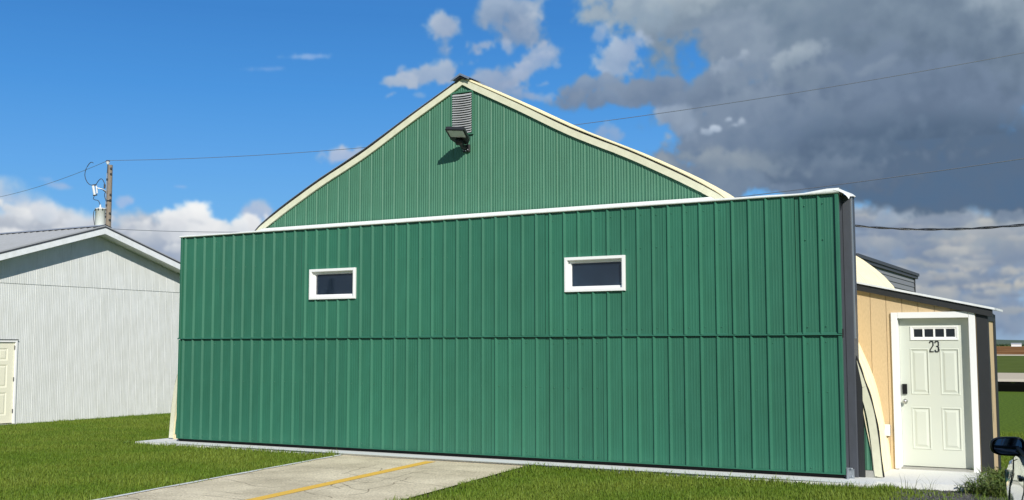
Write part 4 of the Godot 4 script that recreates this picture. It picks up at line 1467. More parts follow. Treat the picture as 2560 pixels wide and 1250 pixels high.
func grid_with_holes(st: SurfaceTool, r: Rect2, holes: Array, z: float) -> void:
	var xs := [r.position.x, r.end.x]
	var ys := [r.position.y, r.end.y]
	for h in holes:
		xs.append_array([h.position.x, h.end.x])
		ys.append_array([h.position.y, h.end.y])
	xs.sort()
	ys.sort()
	for i in xs.size() - 1:
		for j in ys.size() - 1:
			if xs[i + 1] - xs[i] < 1e-5 or ys[j + 1] - ys[j] < 1e-5:
				continue
			var c := Vector2((xs[i] + xs[i + 1]) / 2, (ys[j] + ys[j + 1]) / 2)
			var open := false
			for h in holes:
				open = open or h.has_point(c)
			if not open:
				quad(st, Vector3(xs[i], ys[j], z), Vector3(xs[i], ys[j + 1], z), Vector3(xs[i + 1], ys[j + 1], z), Vector3(xs[i + 1], ys[j], z))


func stroke(st: SurfaceTool, pts: Array, at: Vector3, w: float, h: float, thick: float, depth: float) -> void:
	for i in pts.size() - 1:
		var a := Vector2(pts[i][0] * w, pts[i][1] * h)
		var b := Vector2(pts[i + 1][0] * w, pts[i + 1][1] * h)
		var d := (b - a).normalized() * thick * 0.5
		var n := Vector2(-d.y, d.x)
		var e := d * 0.75
		prism(st, PackedVector2Array([Vector2(at.x, at.y) + a - e + n, Vector2(at.x, at.y) + b + e + n, Vector2(at.x, at.y) + b + e - n, Vector2(at.x, at.y) + a - e - n]), at.z, at.z + depth + 0.0002 * i)


# ------------------------------------------------------------------ white hangar

func white_hangar() -> void:
	var t := thing("white_hangar", "white ribbed metal hangar with a grey low-pitched roof behind the power pole side", "hangar", "", Vector3(-6.95, 0, 0))
	t.set_meta("label", "white ribbed metal hangar with a low grey roof, left of the green one")
	t.rotation_degrees.y = 90
	var R := 3.86
	var under := func(q: float) -> float: return 4.36 - 0.297 * absf(q - R)
	var x := -1.35
	var n := 0
	while x < 9.0:
		var x1 := minf(x + 0.9144, 9.06)
		for band in 2:
			var spans := func(q: float) -> Array:
				var up: float = under.call(q)
				if band == 0:
					var low := 1.80 if q > 0.88 and q < 1.83 else GROUND + 0.02
					return [low, minf(3.08, up)]
				return [minf(3.072, up), up]
			var o := sheet("wall_sheet", t, rib_profile(x, x1, "soft", x), spans, [0.88, 1.83, R], M.white_steel if (n + band) % 2 == 0 else M.white_steel_b, 0.0 + 0.012 * band, 2, 0.002, 120 + n + band * 30)
			o.position.z += 0.0006 * (n % 2)
		x = x1
		n += 1
	var st := new_st()
	prism(st, PackedVector2Array([Vector2(-1.33, GROUND), Vector2(-1.33, under.call(-1.33) - 0.03), Vector2(R, under.call(R) - 0.03), Vector2(9.04, under.call(9.04) - 0.03), Vector2(9.04, GROUND)]), -15.0, -0.16)
	put(st, "building_core", M.white_steel, t)
	# roof
	var slope := atan(0.297)
	var L := 5.45 / cos(slope)
	for side in 2:
		var proto: Mesh = null
		for k in 17:
			var o: MeshInstance3D
			if proto == null:
				o = sheet("roof_sheet", t, rib_profile(0.0, 0.9144, "wide", 0.0), func(_q: float) -> Array: return [0.0, L], [], M.roof_steel, 0.0, 1, 0.0, 1)
				proto = o.mesh
			else:
				o = MeshInstance3D.new()
				o.mesh = proto
				o.name = "roof_sheet"
				o.material_override = M.roof_steel
				t.add_child(o, true)
			# sheet x runs back from the gable, sheet y runs up to the ridge
			var s := 1.0 if side == 0 else -1.0
			var up := Vector3(s * cos(slope), sin(slope), 0)
			var across := Vector3(0, 0, -s) if side == 0 else Vector3(0, 0, 1)
			if side == 1:
				across = Vector3(0, 0, 1)
			else:
				across = Vector3(0, 0, -1)
			var nrm := Vector3(-s * sin(slope), cos(slope), 0)
			var b := Basis(across, up, nrm)
			o.transform = Transform3D(b, Vector3(R - s * 5.45, 4.53 - 5.45 * 0.297, (0.40 if side == 0 else 0.40 - 0.9144) - k * 0.9144 + 0.0))
	for side in [-1.0, 1.0]:
		st = new_st()
		var e: float = R + side * 5.45
		var ye := 4.53 - 5.45 * 0.297
		# dark drip edge, white fascia, soffit
		prism(st, PackedVector2Array([Vector2(R, 4.495), Vector2(R, 4.53), Vector2(e, ye), Vector2(e, ye - 0.035)]), 0.372, 0.412)
		put(st, "drip_edge", M.dark_edge, t)
		st = new_st()
		prism(st, PackedVector2Array([Vector2(R, 4.35), Vector2(R, 4.494), Vector2(e, ye - 0.036), Vector2(e, ye - 0.18)]), 0.372, 0.402)
		put(st, "fascia_board", M.fascia_white, t)
		st = new_st()
		prism(st, PackedVector2Array([Vector2(R, 4.365), Vector2(R, 4.41), Vector2(e, ye - 0.12), Vector2(e, ye - 0.165)]), 0.0, 0.371)
		put(st, "soffit", M.white_steel, t)
	st = new_st()
	for side in [-1.0, 1.0]:
		quad(st, Vector3(R, 4.575, 0.41), Vector3(R + side * 0.2, 4.515, 0.41), Vector3(R + side * 0.2, 4.515, -15.1), Vector3(R, 4.575, -15.1))
	put(st, "ridge_cap", M.roof_steel, t)
	# door
	var d := Node3D.new()
	d.name = "door"
	t.add_child(d, true)
	d.set_meta("label", "cream six-panel door at the edge of the white wall")
	var base := GROUND + 0.03
	for c in [[Vector3(1.812, base, -0.02), Vector3(1.862, 1.815, 0.045)], [Vector3(0.85, base, -0.02), Vector3(0.90, 1.815, 0.045)], [Vector3(0.90, 1.765, -0.02), Vector3(1.812, 1.816, 0.044)]]:
		st = new_st()
		bx(st, c[0], c[1], 0.004)
		put(st, "casing", M.vinyl_white, d)
	st = new_st()
	bx(st, Vector3(0.84, 1.817, -0.02), Vector3(1.875, 1.828, 0.06))
	put(st, "drip_cap", M.dark_edge, d)
	st = new_st()
	var panels := [Rect2(1.40, 1.36, 0.24, 0.27), Rect2(1.40, 0.77, 0.24, 0.50), Rect2(1.40, 0.16, 0.24, 0.50), Rect2(1.06, 1.36, 0.24, 0.27), Rect2(1.06, 0.77, 0.24, 0.50), Rect2(1.06, 0.16, 0.24, 0.50)]
	grid_with_holes(st, Rect2(0.905, base + 0.03, 0.902, 1.765 - base - 0.035), panels, 0.012)
	for p in panels:
		loops(st, p, [[0.0, 0.012], [0.02, 0.002], [0.035, 0.002], [0.06, 0.009]], true)
	put(st, "door_slab", M.cream_door, d)
	for y in [0.2, 0.9, 1.6]:
		st = new_st()
		bx(st, Vector3(1.797, y, 0.012), Vector3(1.815, y + 0.09, 0.03))
		put(st, "hinge", M.dark_edge, d)
	st = new_st()
	bx(st, Vector3(0.9, GROUND, -0.05), Vector3(1.86, base + 0.012, 0.09))
	put(st, "threshold", M.concrete_grey, d)


# ------------------------------------------------------------------ lap-sided building behind

func lap_building() -> void:
	var t := thing("lap_sided_building", "grey lap-sided building with a dark eave, behind the green hangar", "building")
	var xw := 10.16
	var z0 := -7.35
	var z1 := -14.1
	for k in 29:
		var st := new_st()
		var y := 0.02 + k * 0.113
		prism_side(st, [[xw + 0.022, y], [xw + 0.004, y + 0.122], [xw - 0.02, y + 0.122], [xw - 0.02, y]], z0, z1 + 0.1)
		put(st, "siding_board", M.lap_grey if k % 2 == 0 else M.lap_grey_b, t)
	var st := new_st()
	bx(st, Vector3(1.3, GROUND, z1), Vector3(xw - 0.021, 3.28, z0))
	put(st, "building_core", M.lap_grey, t)
	st = new_st()
	bx(st, Vector3(xw - 0.02, 0, z1 - 0.01), Vector3(xw + 0.03, 3.28, z1 + 0.1))
	put(st, "corner_board", M.black_trim, t)
	st = new_st()
	bx(st, Vector3(xw - 0.05, 3.285, z1 - 0.25), Vector3(xw + 0.06, 3.35, z0), 0.01)
	put(st, "soffit", M.dark_edge, t)
	st = new_st()
	bx(st, Vector3(xw + 0.02, 3.352, z1 - 0.27), Vector3(xw + 0.09, 3.42, z0), 0.015)
	put(st, "gutter", M.dark_edge, t)
	st = new_st()
	prism(st, PackedVector2Array([Vector2(1.1, 3.35), Vector2(5.73, 4.35), Vector2(xw + 0.018, 3.42), Vector2(xw + 0.018, 3.352)]), z1 - 0.25, z0)
	put(st, "roof", M.dark_edge, t)


func prism_side(st: SurfaceTool, p: Array, z0: float, z1: float) -> void:
	var v := PackedVector2Array()
	for q in p:
		v.append(Vector2(q[0], q[1]))
	prism(st, v, minf(z0, z1), maxf(z0, z1))


# ------------------------------------------------------------------ flood light

func flood_light() -> void:
	var t := thing("flood_light", "black rectangular flood light below the vent at the gable peak", "flood light")
	# head: a flat box whose outer end is raised; u across, v from wall outwards, w up
	var o := Vector3(5.775, 4.80, GABLE_Z + 0.10)
	var v := Vector3(0.10, 0.16, 0.40).normalized()
	var u := Vector3(1, 0, 0.0)
	u = (u - v * u.dot(v)).normalized()
	var w := v.cross(u).normalized()
	if w.y < 0:
		w = -w
	var P := func(a: float, b: float, c: float) -> Vector3: return o + u * a + v * b + w * c
	var body := [[-0.09, 0.0], [0.09, 0.0], [0.155, 0.12], [0.16, 0.42], [0.15, 0.435], [-0.15, 0.435], [-0.16, 0.42], [-0.155, 0.12]]
	var st := new_st()
	var n := body.size()
	for i in n:
		var a: Array = body[i]
		var b: Array = body[(i + 1) % n]
		quad(st, P.call(a[0], a[1], 0.0), P.call(b[0], b[1], 0.0), P.call(b[0] * 0.97, b[1], 0.045), P.call(a[0] * 0.97, a[1], 0.045))
		quad(st, P.call(a[0] * 0.97, a[1], 0.045), P.call(b[0] * 0.97, b[1], 0.045), P.call(b[0] * 0.85, lerpf(b[1], 0.22, 0.12), 0.066), P.call(a[0] * 0.85, lerpf(a[1], 0.22, 0.12), 0.066))
	for i in range(1, n - 1):
		tri(st, P.call(body[0][0], body[0][1], 0.0), P.call(body[i + 1][0], body[i + 1][1], 0.0), P.call(body[i][0], body[i][1], 0.0))
		tri(st, P.call(body[0][0] * 0.85, lerpf(body[0][1], 0.22, 0.12), 0.066), P.call(body[i][0] * 0.85, lerpf(body[i][1], 0.22, 0.12), 0.066), P.call(body[i + 1][0] * 0.85, lerpf(body[i + 1][1], 0.22, 0.12), 0.066))
	put(st, "lamp_head", M.lamp_black, t)
	# cooling fins on top
	for k in 9:
		st = new_st()
		var a := -0.11 + k * 0.0275
		quad(st, P.call(a, 0.12, 0.06), P.call(a, 0.36, 0.06), P.call(a, 0.34, 0.085), P.call(a, 0.14, 0.085))
		quad(st, P.call(a + 0.004, 0.14, 0.085), P.call(a + 0.004, 0.34, 0.085), P.call(a + 0.004, 0.36, 0.06), P.call(a + 0.004, 0.12, 0.06))
		quad(st, P.call(a, 0.14, 0.085), P.call(a, 0.34, 0.085), P.call(a + 0.004, 0.34, 0.085), P.call(a + 0.004, 0.14, 0.085))
		put(st, "fin", M.lamp_black, t)
	# lens on the underside, with a rim
	st = new_st()
	quad(st, P.call(-0.125, 0.215, -0.004), P.call(-0.13, 0.405, -0.004), P.call(0.13, 0.405, -0.004), P.call(0.125, 0.215, -0.004))
	put(st, "lens", M.lens, t)
	for r in [[-0.14, 0.2, 0.14, 0.213], [-0.14, 0.407, 0.14, 0.422], [-0.145, 0.2, -0.131, 0.42], [0.131, 0.2, 0.145, 0.42]]:
		st = new_st()
		quad(st, P.call(r[0], r[1], -0.008), P.call(r[0], r[3], -0.008), P.call(r[2], r[3], -0.008), P.call(r[2], r[1], -0.008))
		quad(st, P.call(r[0], r[1], -0.008), P.call(r[2], r[1], -0.008), P.call(r[2], r[1], 0.0), P.call(r[0], r[1], 0.0))
		quad(st, P.call(r[0], r[3], -0.008), P.call(r[2], r[3], -0.008), P.call(r[2], r[3], 0.0), P.call(r[0], r[3], 0.0))
		put(st, "lens_rim", M.lamp_black, t)
	# arm, knuckle and sensor, wall plate
	st = new_st()
	tube(st, PackedVector3Array([Vector3(5.80, 4.745, GABLE_Z + 0.02), Vector3(5.80, 4.745, GABLE_Z + 0.12), P.call(0.0, 0.06, -0.03), P.call(0.0, 0.18, -0.02)]), 0.032, 0.038, 10)
	put(st, "arm", M.lamp_black, t)
	st = new_st()
	lathe(st, P.call(-0.055, 0.12, -0.03), [[0.0, 0.0], [0.05, 0.0], [0.055, 0.01], [0.055, 0.10], [0.05, 0.11], [0.0, 0.11]], 14, u)
	put(st, "knuckle", M.lamp_black, t)
	st = new_st()
	lathe(st, P.call(-0.02, 0.10, -0.055), [[0.0, 0.012], [0.014, 0.01], [0.018, 0.0]], 10, -w)
	put(st, "sensor", M.lens, t)
	st = new_st()
	bx(st, Vector3(5.735, 4.69, GABLE_Z + 0.0), Vector3(5.865, 4.80, GABLE_Z + 0.045), 0.008)
	put(st, "wall_plate", M.lamp_black, t)
	for q in [[5.76, 4.715], [5.84, 4.715], [5.80, 4.705]]:
		st = new_st()
		lathe(st, Vector3(q[0], q[1], GABLE_Z + 0.045), [[0.009, 0.0], [0.009, 0.012], [0.0, 0.013]], 8, Vector3.BACK)
		put(st, "bolt", M.galvanised, t)


# ------------------------------------------------------------------ power pole and lines

func hang(a: Vector3, b: Vector3, sag: float, from := 0.0, to := 1.0, n := 40) -> PackedVector3Array:
	var o := PackedVector3Array()
	for i in n + 1:
		var t := lerpf(from, to, i / float(n))
		o.append(a.lerp(b, t) - Vector3(0, sag * 4.0 * t * (1.0 - t), 0))
	return o


func bend(pts: Array, n := 6) -> PackedVector3Array:
	var c := PackedVector3Array()
	for i in pts.size() - 1:
		var p0: Vector3 = pts[maxi(i - 1, 0)]
		var p3: Vector3 = pts[mini(i + 2, pts.size() - 1)]
		for k in n:
			c.append((pts[i] as Vector3).cubic_interpolate(pts[i + 1], p0, p3, k / float(n)))
	c.append(pts[-1])
	return c


func power_lines() -> void:
	var foot := Vector3(-25.5, GROUND, -20.08)
	var t := thing("utility_pole", "weathered wooden power pole with a white transformer behind the white hangar", "utility pole", "", foot)
	var R := Vector3(0.872, 0, -0.49)
	var F := Vector3(0.49, 0, 0.872)
	# on(x, y): x metres to the right of the pole, y metres above the foot
	var on := func(x: float, y: float, f := 0.0) -> Vector3: return R * x + Vector3(0, y, 0) + F * f
	var st := new_st()
	tube(st, PackedVector3Array([on.call(-0.03, -0.4), on.call(0, 5.0), on.call(0.02, 9.97)]), 0.165, 0.105, 12)
	put(st, "pole", M.wood_pole, t)
	# pin insulator on top
	st = new_st()
	tube(st, PackedVector3Array([on.call(-0.07, 9.6, 0.08), on.call(-0.07, 10.0, 0.08)]), 0.03, 0.02, 6)
	put(st, "pin", M.dark_edge, t)
	st = new_st()
	lathe(st, on.call(-0.07, 9.98, 0.08), [[0.03, 0.0], [0.07, 0.03], [0.045, 0.06], [0.085, 0.08], [0.085, 0.12], [0.05, 0.14], [0.04, 0.17], [0.0, 0.18]], 14)
	put(st, "insulator", M.porcelain, t)
	st = new_st()
	lathe(st, on.call(-0.07, 10.12, 0.08), [[0.088, 0.0], [0.09, 0.04], [0.05, 0.06], [0.0, 0.06]], 14)
	put(st, "wire_clamp", M.dark_edge, t)
	# transformer
	var can := Node3D.new()
	can.name = "transformer"
	t.add_child(can, true)
	can.position = on.call(-0.33, 7.02, 0.10)
	st = new_st()
	lathe(st, Vector3.ZERO, [[0.0, -0.02], [0.2, -0.02], [0.215, 0.0], [0.22, 0.04], [0.22, 0.9], [0.235, 0.905], [0.235, 0.935], [0.21, 0.95], [0.1, 0.98], [0.0, 0.985]], 24)
	put(st, "tank", M.tank_grey, can)
	st = new_st()
	lathe(st, Vector3(0.02, 0.96, 0.03), [[0.05, 0.0], [0.055, 0.03], [0.035, 0.05], [0.05, 0.07], [0.03, 0.1], [0.04, 0.13], [0.015, 0.17], [0.0, 0.17]], 10)
	put(st, "bushing", M.porcelain, can)
	for a in [0.3, 1.1, 1.9, 2.7, 5.6]:
		st = new_st()
		bx(st, Vector3(-0.02, 0.84, -0.02) + Vector3(cos(a), 0, sin(a)) * 0.225, Vector3(0.02, 0.93, 0.02) + Vector3(cos(a), 0, sin(a)) * 0.225)
		put(st, "lid_clip", M.dark_edge, can)
	for y in [0.2, 0.72]:
		st = new_st()
		tube(st, PackedVector3Array([Vector3(0.15, y, -0.1), Vector3(0.34, y, -0.25)]), 0.04, 0.04, 6)
		put(st, "bracket", M.dark_edge, can)
	# cutout fuse, bracket, arrester
	st = new_st()
	tube(st, PackedVector3Array([on.call(-0.06, 8.72), on.call(-0.28, 8.86, 0.1), on.call(-0.5, 8.9, 0.15)]), 0.03, 0.025, 6)
	put(st, "cutout_bracket", M.galvanised, t)
	st = new_st()
	tube(st, PackedVector3Array([on.call(-0.07, 8.65), on.call(-0.25, 8.82, 0.1)]), 0.022, 0.022, 6)
	put(st, "brace", M.dark_edge, t)
	st = new_st()
	tube(st, PackedVector3Array([on.call(-0.68, 9.0, 0.15), on.call(-0.6, 8.58, 0.15)]), 0.06, 0.055, 10)
	put(st, "cutout_fuse", M.porcelain, t)
	st = new_st()
	tube(st, PackedVector3Array([on.call(-0.54, 9.0, 0.12), on.call(-0.5, 8.66, 0.12)]), 0.035, 0.035, 8)
	put(st, "fuse_tube", M.porcelain, t)
	for q in [[-0.62, 9.02], [-0.57, 8.56]]:
		st = new_st()
		tube(st, PackedVector3Array([on.call(q[0] - 0.1, q[1], 0.14), on.call(q[0] + 0.08, q[1] + 0.03, 0.14)]), 0.04, 0.035, 6)
		put(st, "fuse_clamp", M.dark_edge, t)
	st = new_st()
	lathe(st, on.call(-0.17, 8.88, 0.12), [[0.03, 0.0], [0.05, 0.03], [0.03, 0.06], [0.05, 0.09], [0.03, 0.12], [0.05, 0.15], [0.03, 0.2], [0.0, 0.21]], 10)
	put(st, "arrester", M.dark_edge, t)
	# jumpers
	var wires := [
		[[-0.70, 10.04], [-0.78, 10.08], [-0.88, 10.02], [-1.02, 9.78], [-1.07, 9.5], [-1.0, 9.25], [-0.86, 9.07], [-0.7, 9.02]],
		[[-0.56, 9.03], [-0.45, 9.22], [-0.33, 9.32], [-0.23, 9.24], [-0.16, 9.08]],
		[[-0.6, 8.55], [-0.65, 8.42], [-0.58, 8.36], [-0.42, 8.31], [-0.33, 8.12]],
		[[-0.52, 7.92], [-0.6, 7.85], [-0.62, 7.6], [-0.56, 7.25], [-0.48, 7.02]],
		[[-0.12, 8.7], [-0.15, 8.55], [-0.08, 8.36], [0.05, 8.33], [0.10, 8.33]]]
	for wr in wires:
		var p := []
		for q in wr:
			p.append(on.call(q[0], q[1], 0.15))
		st = new_st()
		tube(st, bend(p), 0.017, 0.017, 6)
		put(st, "jumper_wire", M.wire, t)
	# staples and hardware on the pole
	for q in [[0.09, 9.8], [0.09, 9.55], [-0.07, 9.3], [0.1, 8.6], [0.1, 8.35], [-0.06, 8.12], [0.1, 7.75], [0.1, 7.45], [0.1, 7.1], [-0.09, 7.6]]:
		st = new_st()
		bx(st, on.call(q[0], q[1], 0.1) - Vector3(0.03, 0.04, 0.03), on.call(q[0], q[1], 0.1) + Vector3(0.03, 0.04, 0.03))
		put(st, "pole_hardware", M.dark_edge, t)
	st = new_st()
	tube(st, PackedVector3Array([on.call(-0.1, 9.6, 0.07), on.call(-0.12, 7.0, 0.07)]), 0.02, 0.02, 5)
	put(st, "ground_wire_guard", M.galvanised, t)
	# wires to and from the pole
	var top := foot + R * -0.07 + Vector3(0, 10.17, 0) + F * 0.08
	var low := foot + Vector3(0.1, 7.05, 0)
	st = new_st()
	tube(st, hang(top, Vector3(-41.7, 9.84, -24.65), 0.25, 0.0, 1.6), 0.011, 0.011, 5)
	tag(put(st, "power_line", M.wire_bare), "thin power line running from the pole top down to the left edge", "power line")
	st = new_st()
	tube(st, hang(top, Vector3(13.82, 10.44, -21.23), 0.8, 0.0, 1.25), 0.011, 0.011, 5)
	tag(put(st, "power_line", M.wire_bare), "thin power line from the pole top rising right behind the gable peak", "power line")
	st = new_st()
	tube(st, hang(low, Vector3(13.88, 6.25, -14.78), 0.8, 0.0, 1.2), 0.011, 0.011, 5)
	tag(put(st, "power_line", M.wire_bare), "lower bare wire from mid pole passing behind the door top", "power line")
	# twisted service cable
	var path := hang(Vector3(10.89, 3.572, -3.585), Vector3(14.28, 3.152, -0.348), 0.10, 0.0, 1.5, 150)
	st = new_st()
	for s in 2:
		var h := PackedVector3Array()
		for i in path.size():
			var a := i * 0.26 + s * PI
			h.append(path[i] + Vector3(0.3 * cos(a), sin(a), -0.3 * cos(a)) * 0.0105)
		tube(st, h, 0.0085, 0.0085, 6)
	tag(put(st, "service_cable", M.wire), "black twisted service cable crossing right of the green door", "cable")
	st = new_st()
	var bare := PackedVector3Array()
	for i in path.size():
		var a := i * 0.26 + PI / 2
		bare.append(path[i] + Vector3(0.3 * cos(a), sin(a), -0.3 * cos(a)) * 0.011)
	tube(st, bare, 0.005, 0.005, 5)
	tag(put(st, "messenger_wire", M.wire_bare), "bare messenger wire wound with the twisted service cable", "cable")


# ------------------------------------------------------------------ far things

func far_things() -> void:
	# low black raised strip at the end of the lawn
	var st := new_st()
	var last := []
	for k in 140:
		var x := -14.0 + k * 0.4
		var y := 0.26 + 0.02 * sin(k * 1.7) + rng.randf() * 0.03
		var z := -31.0 + 0.06 * sin(k * 0.31)
		var row := [Vector3(x, GROUND - 0.02, z + 0.12), Vector3(x, y * 0.6, z + 0.1), Vector3(x, y, z + 0.02), Vector3(x, y - 0.02, z - 0.12), Vector3(x, GROUND - 0.02, z - 0.25)]
		if k > 0:
			for i in 4:
				quad(st, last[i], last[i + 1], row[i + 1], row[i])
		last = row
	tag(put(st, "raised_strip", M.strip_black), "long low black strip where the lawn meets the gravel", "raised_strip")
	# hills
	var n := FastNoiseLite.new()
	n.seed = 4
	n.frequency = 0.9
	n.fractal_octaves = 4
	st = new_st()
	st.set_smooth_group(0)
	last = []
	for k in 161:
		var az := deg_to_rad(-80.0 + k)
		var hgt := 15.0 + 11.0 * n.get_noise_1d(k * 0.35) + 6.0 * n.get_noise_1d(k * 2.1 + 40)
		var row := []
		for q in [[2700.0, -1.0], [3300.0, 0.55], [3700.0, 1.0], [4200.0, -0.2]]:
			row.append(Vector3(14.75 + sin(az) * q[0], hgt * q[1], 14.2 - cos(az) * q[0]))
		if k > 0:
			for i in 3:
				quad(st, last[i], last[i + 1], row[i + 1], row[i])
		last = row
	structure(put(st, "hills", M.hill_green), "low blue-green wooded hills on the horizon", "hills")
	# far woods: many small crowns
	st = new_st()
	for k in 900:
		var az := deg_to_rad(rng.randf_range(-62.0, 6.0))
		var dist := rng.randf_range(1750.0, 2600.0)
		var c := Vector3(14.75 + sin(az) * dist, 0.0, 14.2 - cos(az) * dist)
		var rr := rng.randf_range(2.5, 6.0)
		var hh := rng.randf_range(2.5, 5.5)
		var ring := []
		for i in 6:
			ring.append(c + Vector3(cos(i * TAU / 6) * rr * rng.randf_range(0.7, 1.2), hh * rng.randf_range(0.3, 0.6), sin(i * TAU / 6) * rr))
		for i in 6:
			tri(st, ring[i], c + Vector3(rng.randfn() * 0.8, hh, 0), ring[(i + 1) % 6])
			tri(st, ring[i], ring[(i + 1) % 6], c)
	var w := put(st, "far_woods", M.far_leaves)
	w.set_meta("kind", "stuff")
	w.set_meta("label", "dark line of far-off trees below the hills")
	w.set_meta("category", "woods")
	# white farmhouse
	var h := thing("farmhouse", "tiny white farmhouse at the edge of the brown field", "house", "", Vector3(-95.2, 0, -1305))
	st = new_st()
	bx(st, Vector3(-5, -0.1, -3), Vector3(5, 2.6, 3))
	put(st, "wall", M.vinyl_white, h)
	st = new_st()
	quad(st, Vector3(-5.3, 2.5, 3.3), Vector3(-5.3, 3.9, 0), Vector3(5.3, 3.9, 0), Vector3(5.3, 2.5, 3.3))
	quad(st, Vector3(-5.3, 2.5, -3.3), Vector3(5.3, 2.5, -3.3), Vector3(5.3, 3.9, 0), Vector3(-5.3, 3.9, 0))
	put(st, "roof", M.roof_steel, h)


# ------------------------------------------------------------------ car

func car() -> void:
	var t := thing("parked_car", "silver car with a black door mirror parked at the right edge", "car")
	var turn := deg_to_rad(8.0)
	t.rotation.y = turn
	var mirror := Vector3(-0.90, 0.955, -0.62)
	t.position = Vector3(13.875, GROUND, 4.83) - Vector3(mirror.x, 0, mirror.z).rotated(Vector3.UP, turn)
	var width := [[-2.3, 0.50], [-2.2, 0.70], [-2.0, 0.82], [-1.6, 0.885], [-1.0, 0.895], [0.0, 0.90], [1.2, 0.90], [1.8, 0.87], [2.15, 0.80], [2.3, 0.68]]
	var deck := [[-2.3, 0.62], [-2.1, 0.72], [-1.6, 0.82], [-0.85, 0.93], [0.0, 0.955], [1.5, 0.99], [2.0, 1.0], [2.2, 0.96], [2.3, 0.86]]
	var look := func(tab: Array, z: float) -> float:
		for i in range(1, tab.size()):
			if z <= tab[i][0]:
				return lerpf(tab[i - 1][1], tab[i][1], smoothstep(0.0, 1.0, (z - tab[i - 1][0]) / (tab[i][0] - tab[i - 1][0])) * 0.4 + 0.6 * (z - tab[i - 1][0]) / (tab[i][0] - tab[i - 1][0]))
		return tab[-1][1]
	var axles := [-1.38, 1.36]
	var st := new_st()
	st.set_smooth_group(0)
	var last := []
	for k in 93:
		var z := -2.3 + k * 0.05
		var wd: float = look.call(width, z)
		var tp: float = look.call(deck, z)
		var low := 0.2
		for a in axles:
			if absf(z - a) < 0.37:
				low = maxf(low, 0.33 + sqrt(0.37 * 0.37 - (z - a) * (z - a)))
		var half := [Vector2(wd * 0.93, 0.2), Vector2(wd * 0.985, 0.34), Vector2(wd, 0.5), Vector2(wd * 0.985, 0.64), Vector2(wd * 0.955, 0.74), Vector2(wd * 0.95, tp - 0.1), Vector2(wd * 0.90, tp - 0.03), Vector2(wd * 0.72, tp + 0.005), Vector2(wd * 0.35, tp + 0.02), Vector2(0, tp + 0.025)]
		var row := []
		for p in half:
			row.append(Vector3(-p.x, maxf(p.y, low), z))
		for i in range(half.size() - 2, -1, -1):
			row.append(Vector3(half[i].x, maxf(half[i].y, low), z))
		if k > 0:
			for i in row.size() - 1:
				quad(st, last[i], last[i + 1], row[i + 1], row[i])
		else:
			for i in range(1, row.size() - 1):
				tri(st, row[0], row[i], row[i + 1])
		last = row
	for i in range(1, last.size() - 1):
		tri(st, last[0], last[i + 1], last[i])
	put(st, "body", M.car_paint, t)
	st = new_st()
	bx(st, Vector3(-0.74, 0.16, -2.1), Vector3(0.74, 0.5, 2.1))
	put(st, "underbody", M.rubber, t)
	# cabin
	var cab := [[-0.9, 0.95, 0.0], [-0.5, 1.18, 0.5], [-0.05, 1.39, 0.93], [0.4, 1.45, 1.0], [0.9, 1.43, 1.0], [1.3, 1.30, 0.75], [1.75, 1.02, 0.0]]
	st = new_st()
	last = []
	for c in cab:
		var belt := 0.97
		var wb := 0.75
		var wr: float = lerpf(0.73, 0.57, c[2])
		var row := [Vector3(-wb, belt - 0.04, c[0]), Vector3(-wr, maxf(c[1] - 0.05, belt), c[0]), Vector3(-wr * 0.8, c[1], c[0]), Vector3(wr * 0.8, c[1], c[0]), Vector3(wr, maxf(c[1] - 0.05, belt), c[0]), Vector3(wb, belt - 0.04, c[0])]
		if last.size():
			for i in 5:
				quad(st, last[i], last[i + 1], row[i + 1], row[i])
		last = row
	put(st, "cabin_glass", M.car_glass, t)
	st = new_st()
	st.set_smooth_group(0)
	last = []
	for c in [[-0.08, 1.395], [0.4, 1.462], [0.95, 1.432], [1.28, 1.325]]:
		var row := []
		for q in [-0.63, -0.56, -0.3, 0.0, 0.3, 0.56, 0.63]:
			row.append(Vector3(q, c[1] - 0.06 * pow(absf(q) / 0.63, 4) + 0.006, c[0]))
		if last.size():
			for i in 6:
				quad(st, last[i], last[i + 1], row[i + 1], row[i])
		last = row
	put(st, "roof_panel", M.car_paint, t)
	for s in [-1.0, 1.0]:
		for p in [[[0.75, 0.95, -0.9], [0.66, 1.2, -0.48], [0.575, 1.37, -0.06]], [[0.76, 0.95, 0.45], [0.575, 1.41, 0.5]], [[0.74, 0.98, 1.72], [0.58, 1.33, 1.28]]]:
			st = new_st()
			var path := PackedVector3Array()
			for q in p:
				path.append(Vector3(q[0] * s, q[1], q[2]))
			tube(st, path, 0.035, 0.03, 6)
			put(st, "pillar", M.car_paint, t)
		# door mirror
		var m := Node3D.new()
		m.name = "door_mirror"
		t.add_child(m, true)
		m.position = Vector3(mirror.x * -s, mirror.y, mirror.z)
		m.scale = Vector3(-s, 1, 1)
		m.set_meta("label", "black door mirror with dark glass")
		st = new_st()
		st.set_smooth_group(0)
		last = []
		for ring in [[0.90, 0.045], [1.0, 0.04], [1.02, 0.01], [0.96, -0.03], [0.78, -0.065], [0.45, -0.085], [0.02, -0.09]]:
			var row := []
			for i in 24:
				row.append(mirror_rim(i, 0.122 * ring[0], 0.072 * ring[0], ring[1]))
			if last.size():
				for i in 24:
					quad(st, last[i], last[(i + 1) % 24], row[(i + 1) % 24], row[i])
			last = row
		put(st, "mirror_housing", M.black_plastic, m)
		st = new_st()
		for i in 24:
			tri(st, Vector3(0.008, 0.002, 0.036), mirror_rim(i, 0.100, 0.060, 0.036), mirror_rim(i + 1, 0.100, 0.060, 0.036))
		for i in 24:
			quad(st, mirror_rim(i, 0.100, 0.060, 0.036), mirror_rim(i, 0.11, 0.065, 0.02), mirror_rim(i + 1, 0.11, 0.065, 0.02), mirror_rim(i + 1, 0.100, 0.060, 0.036))
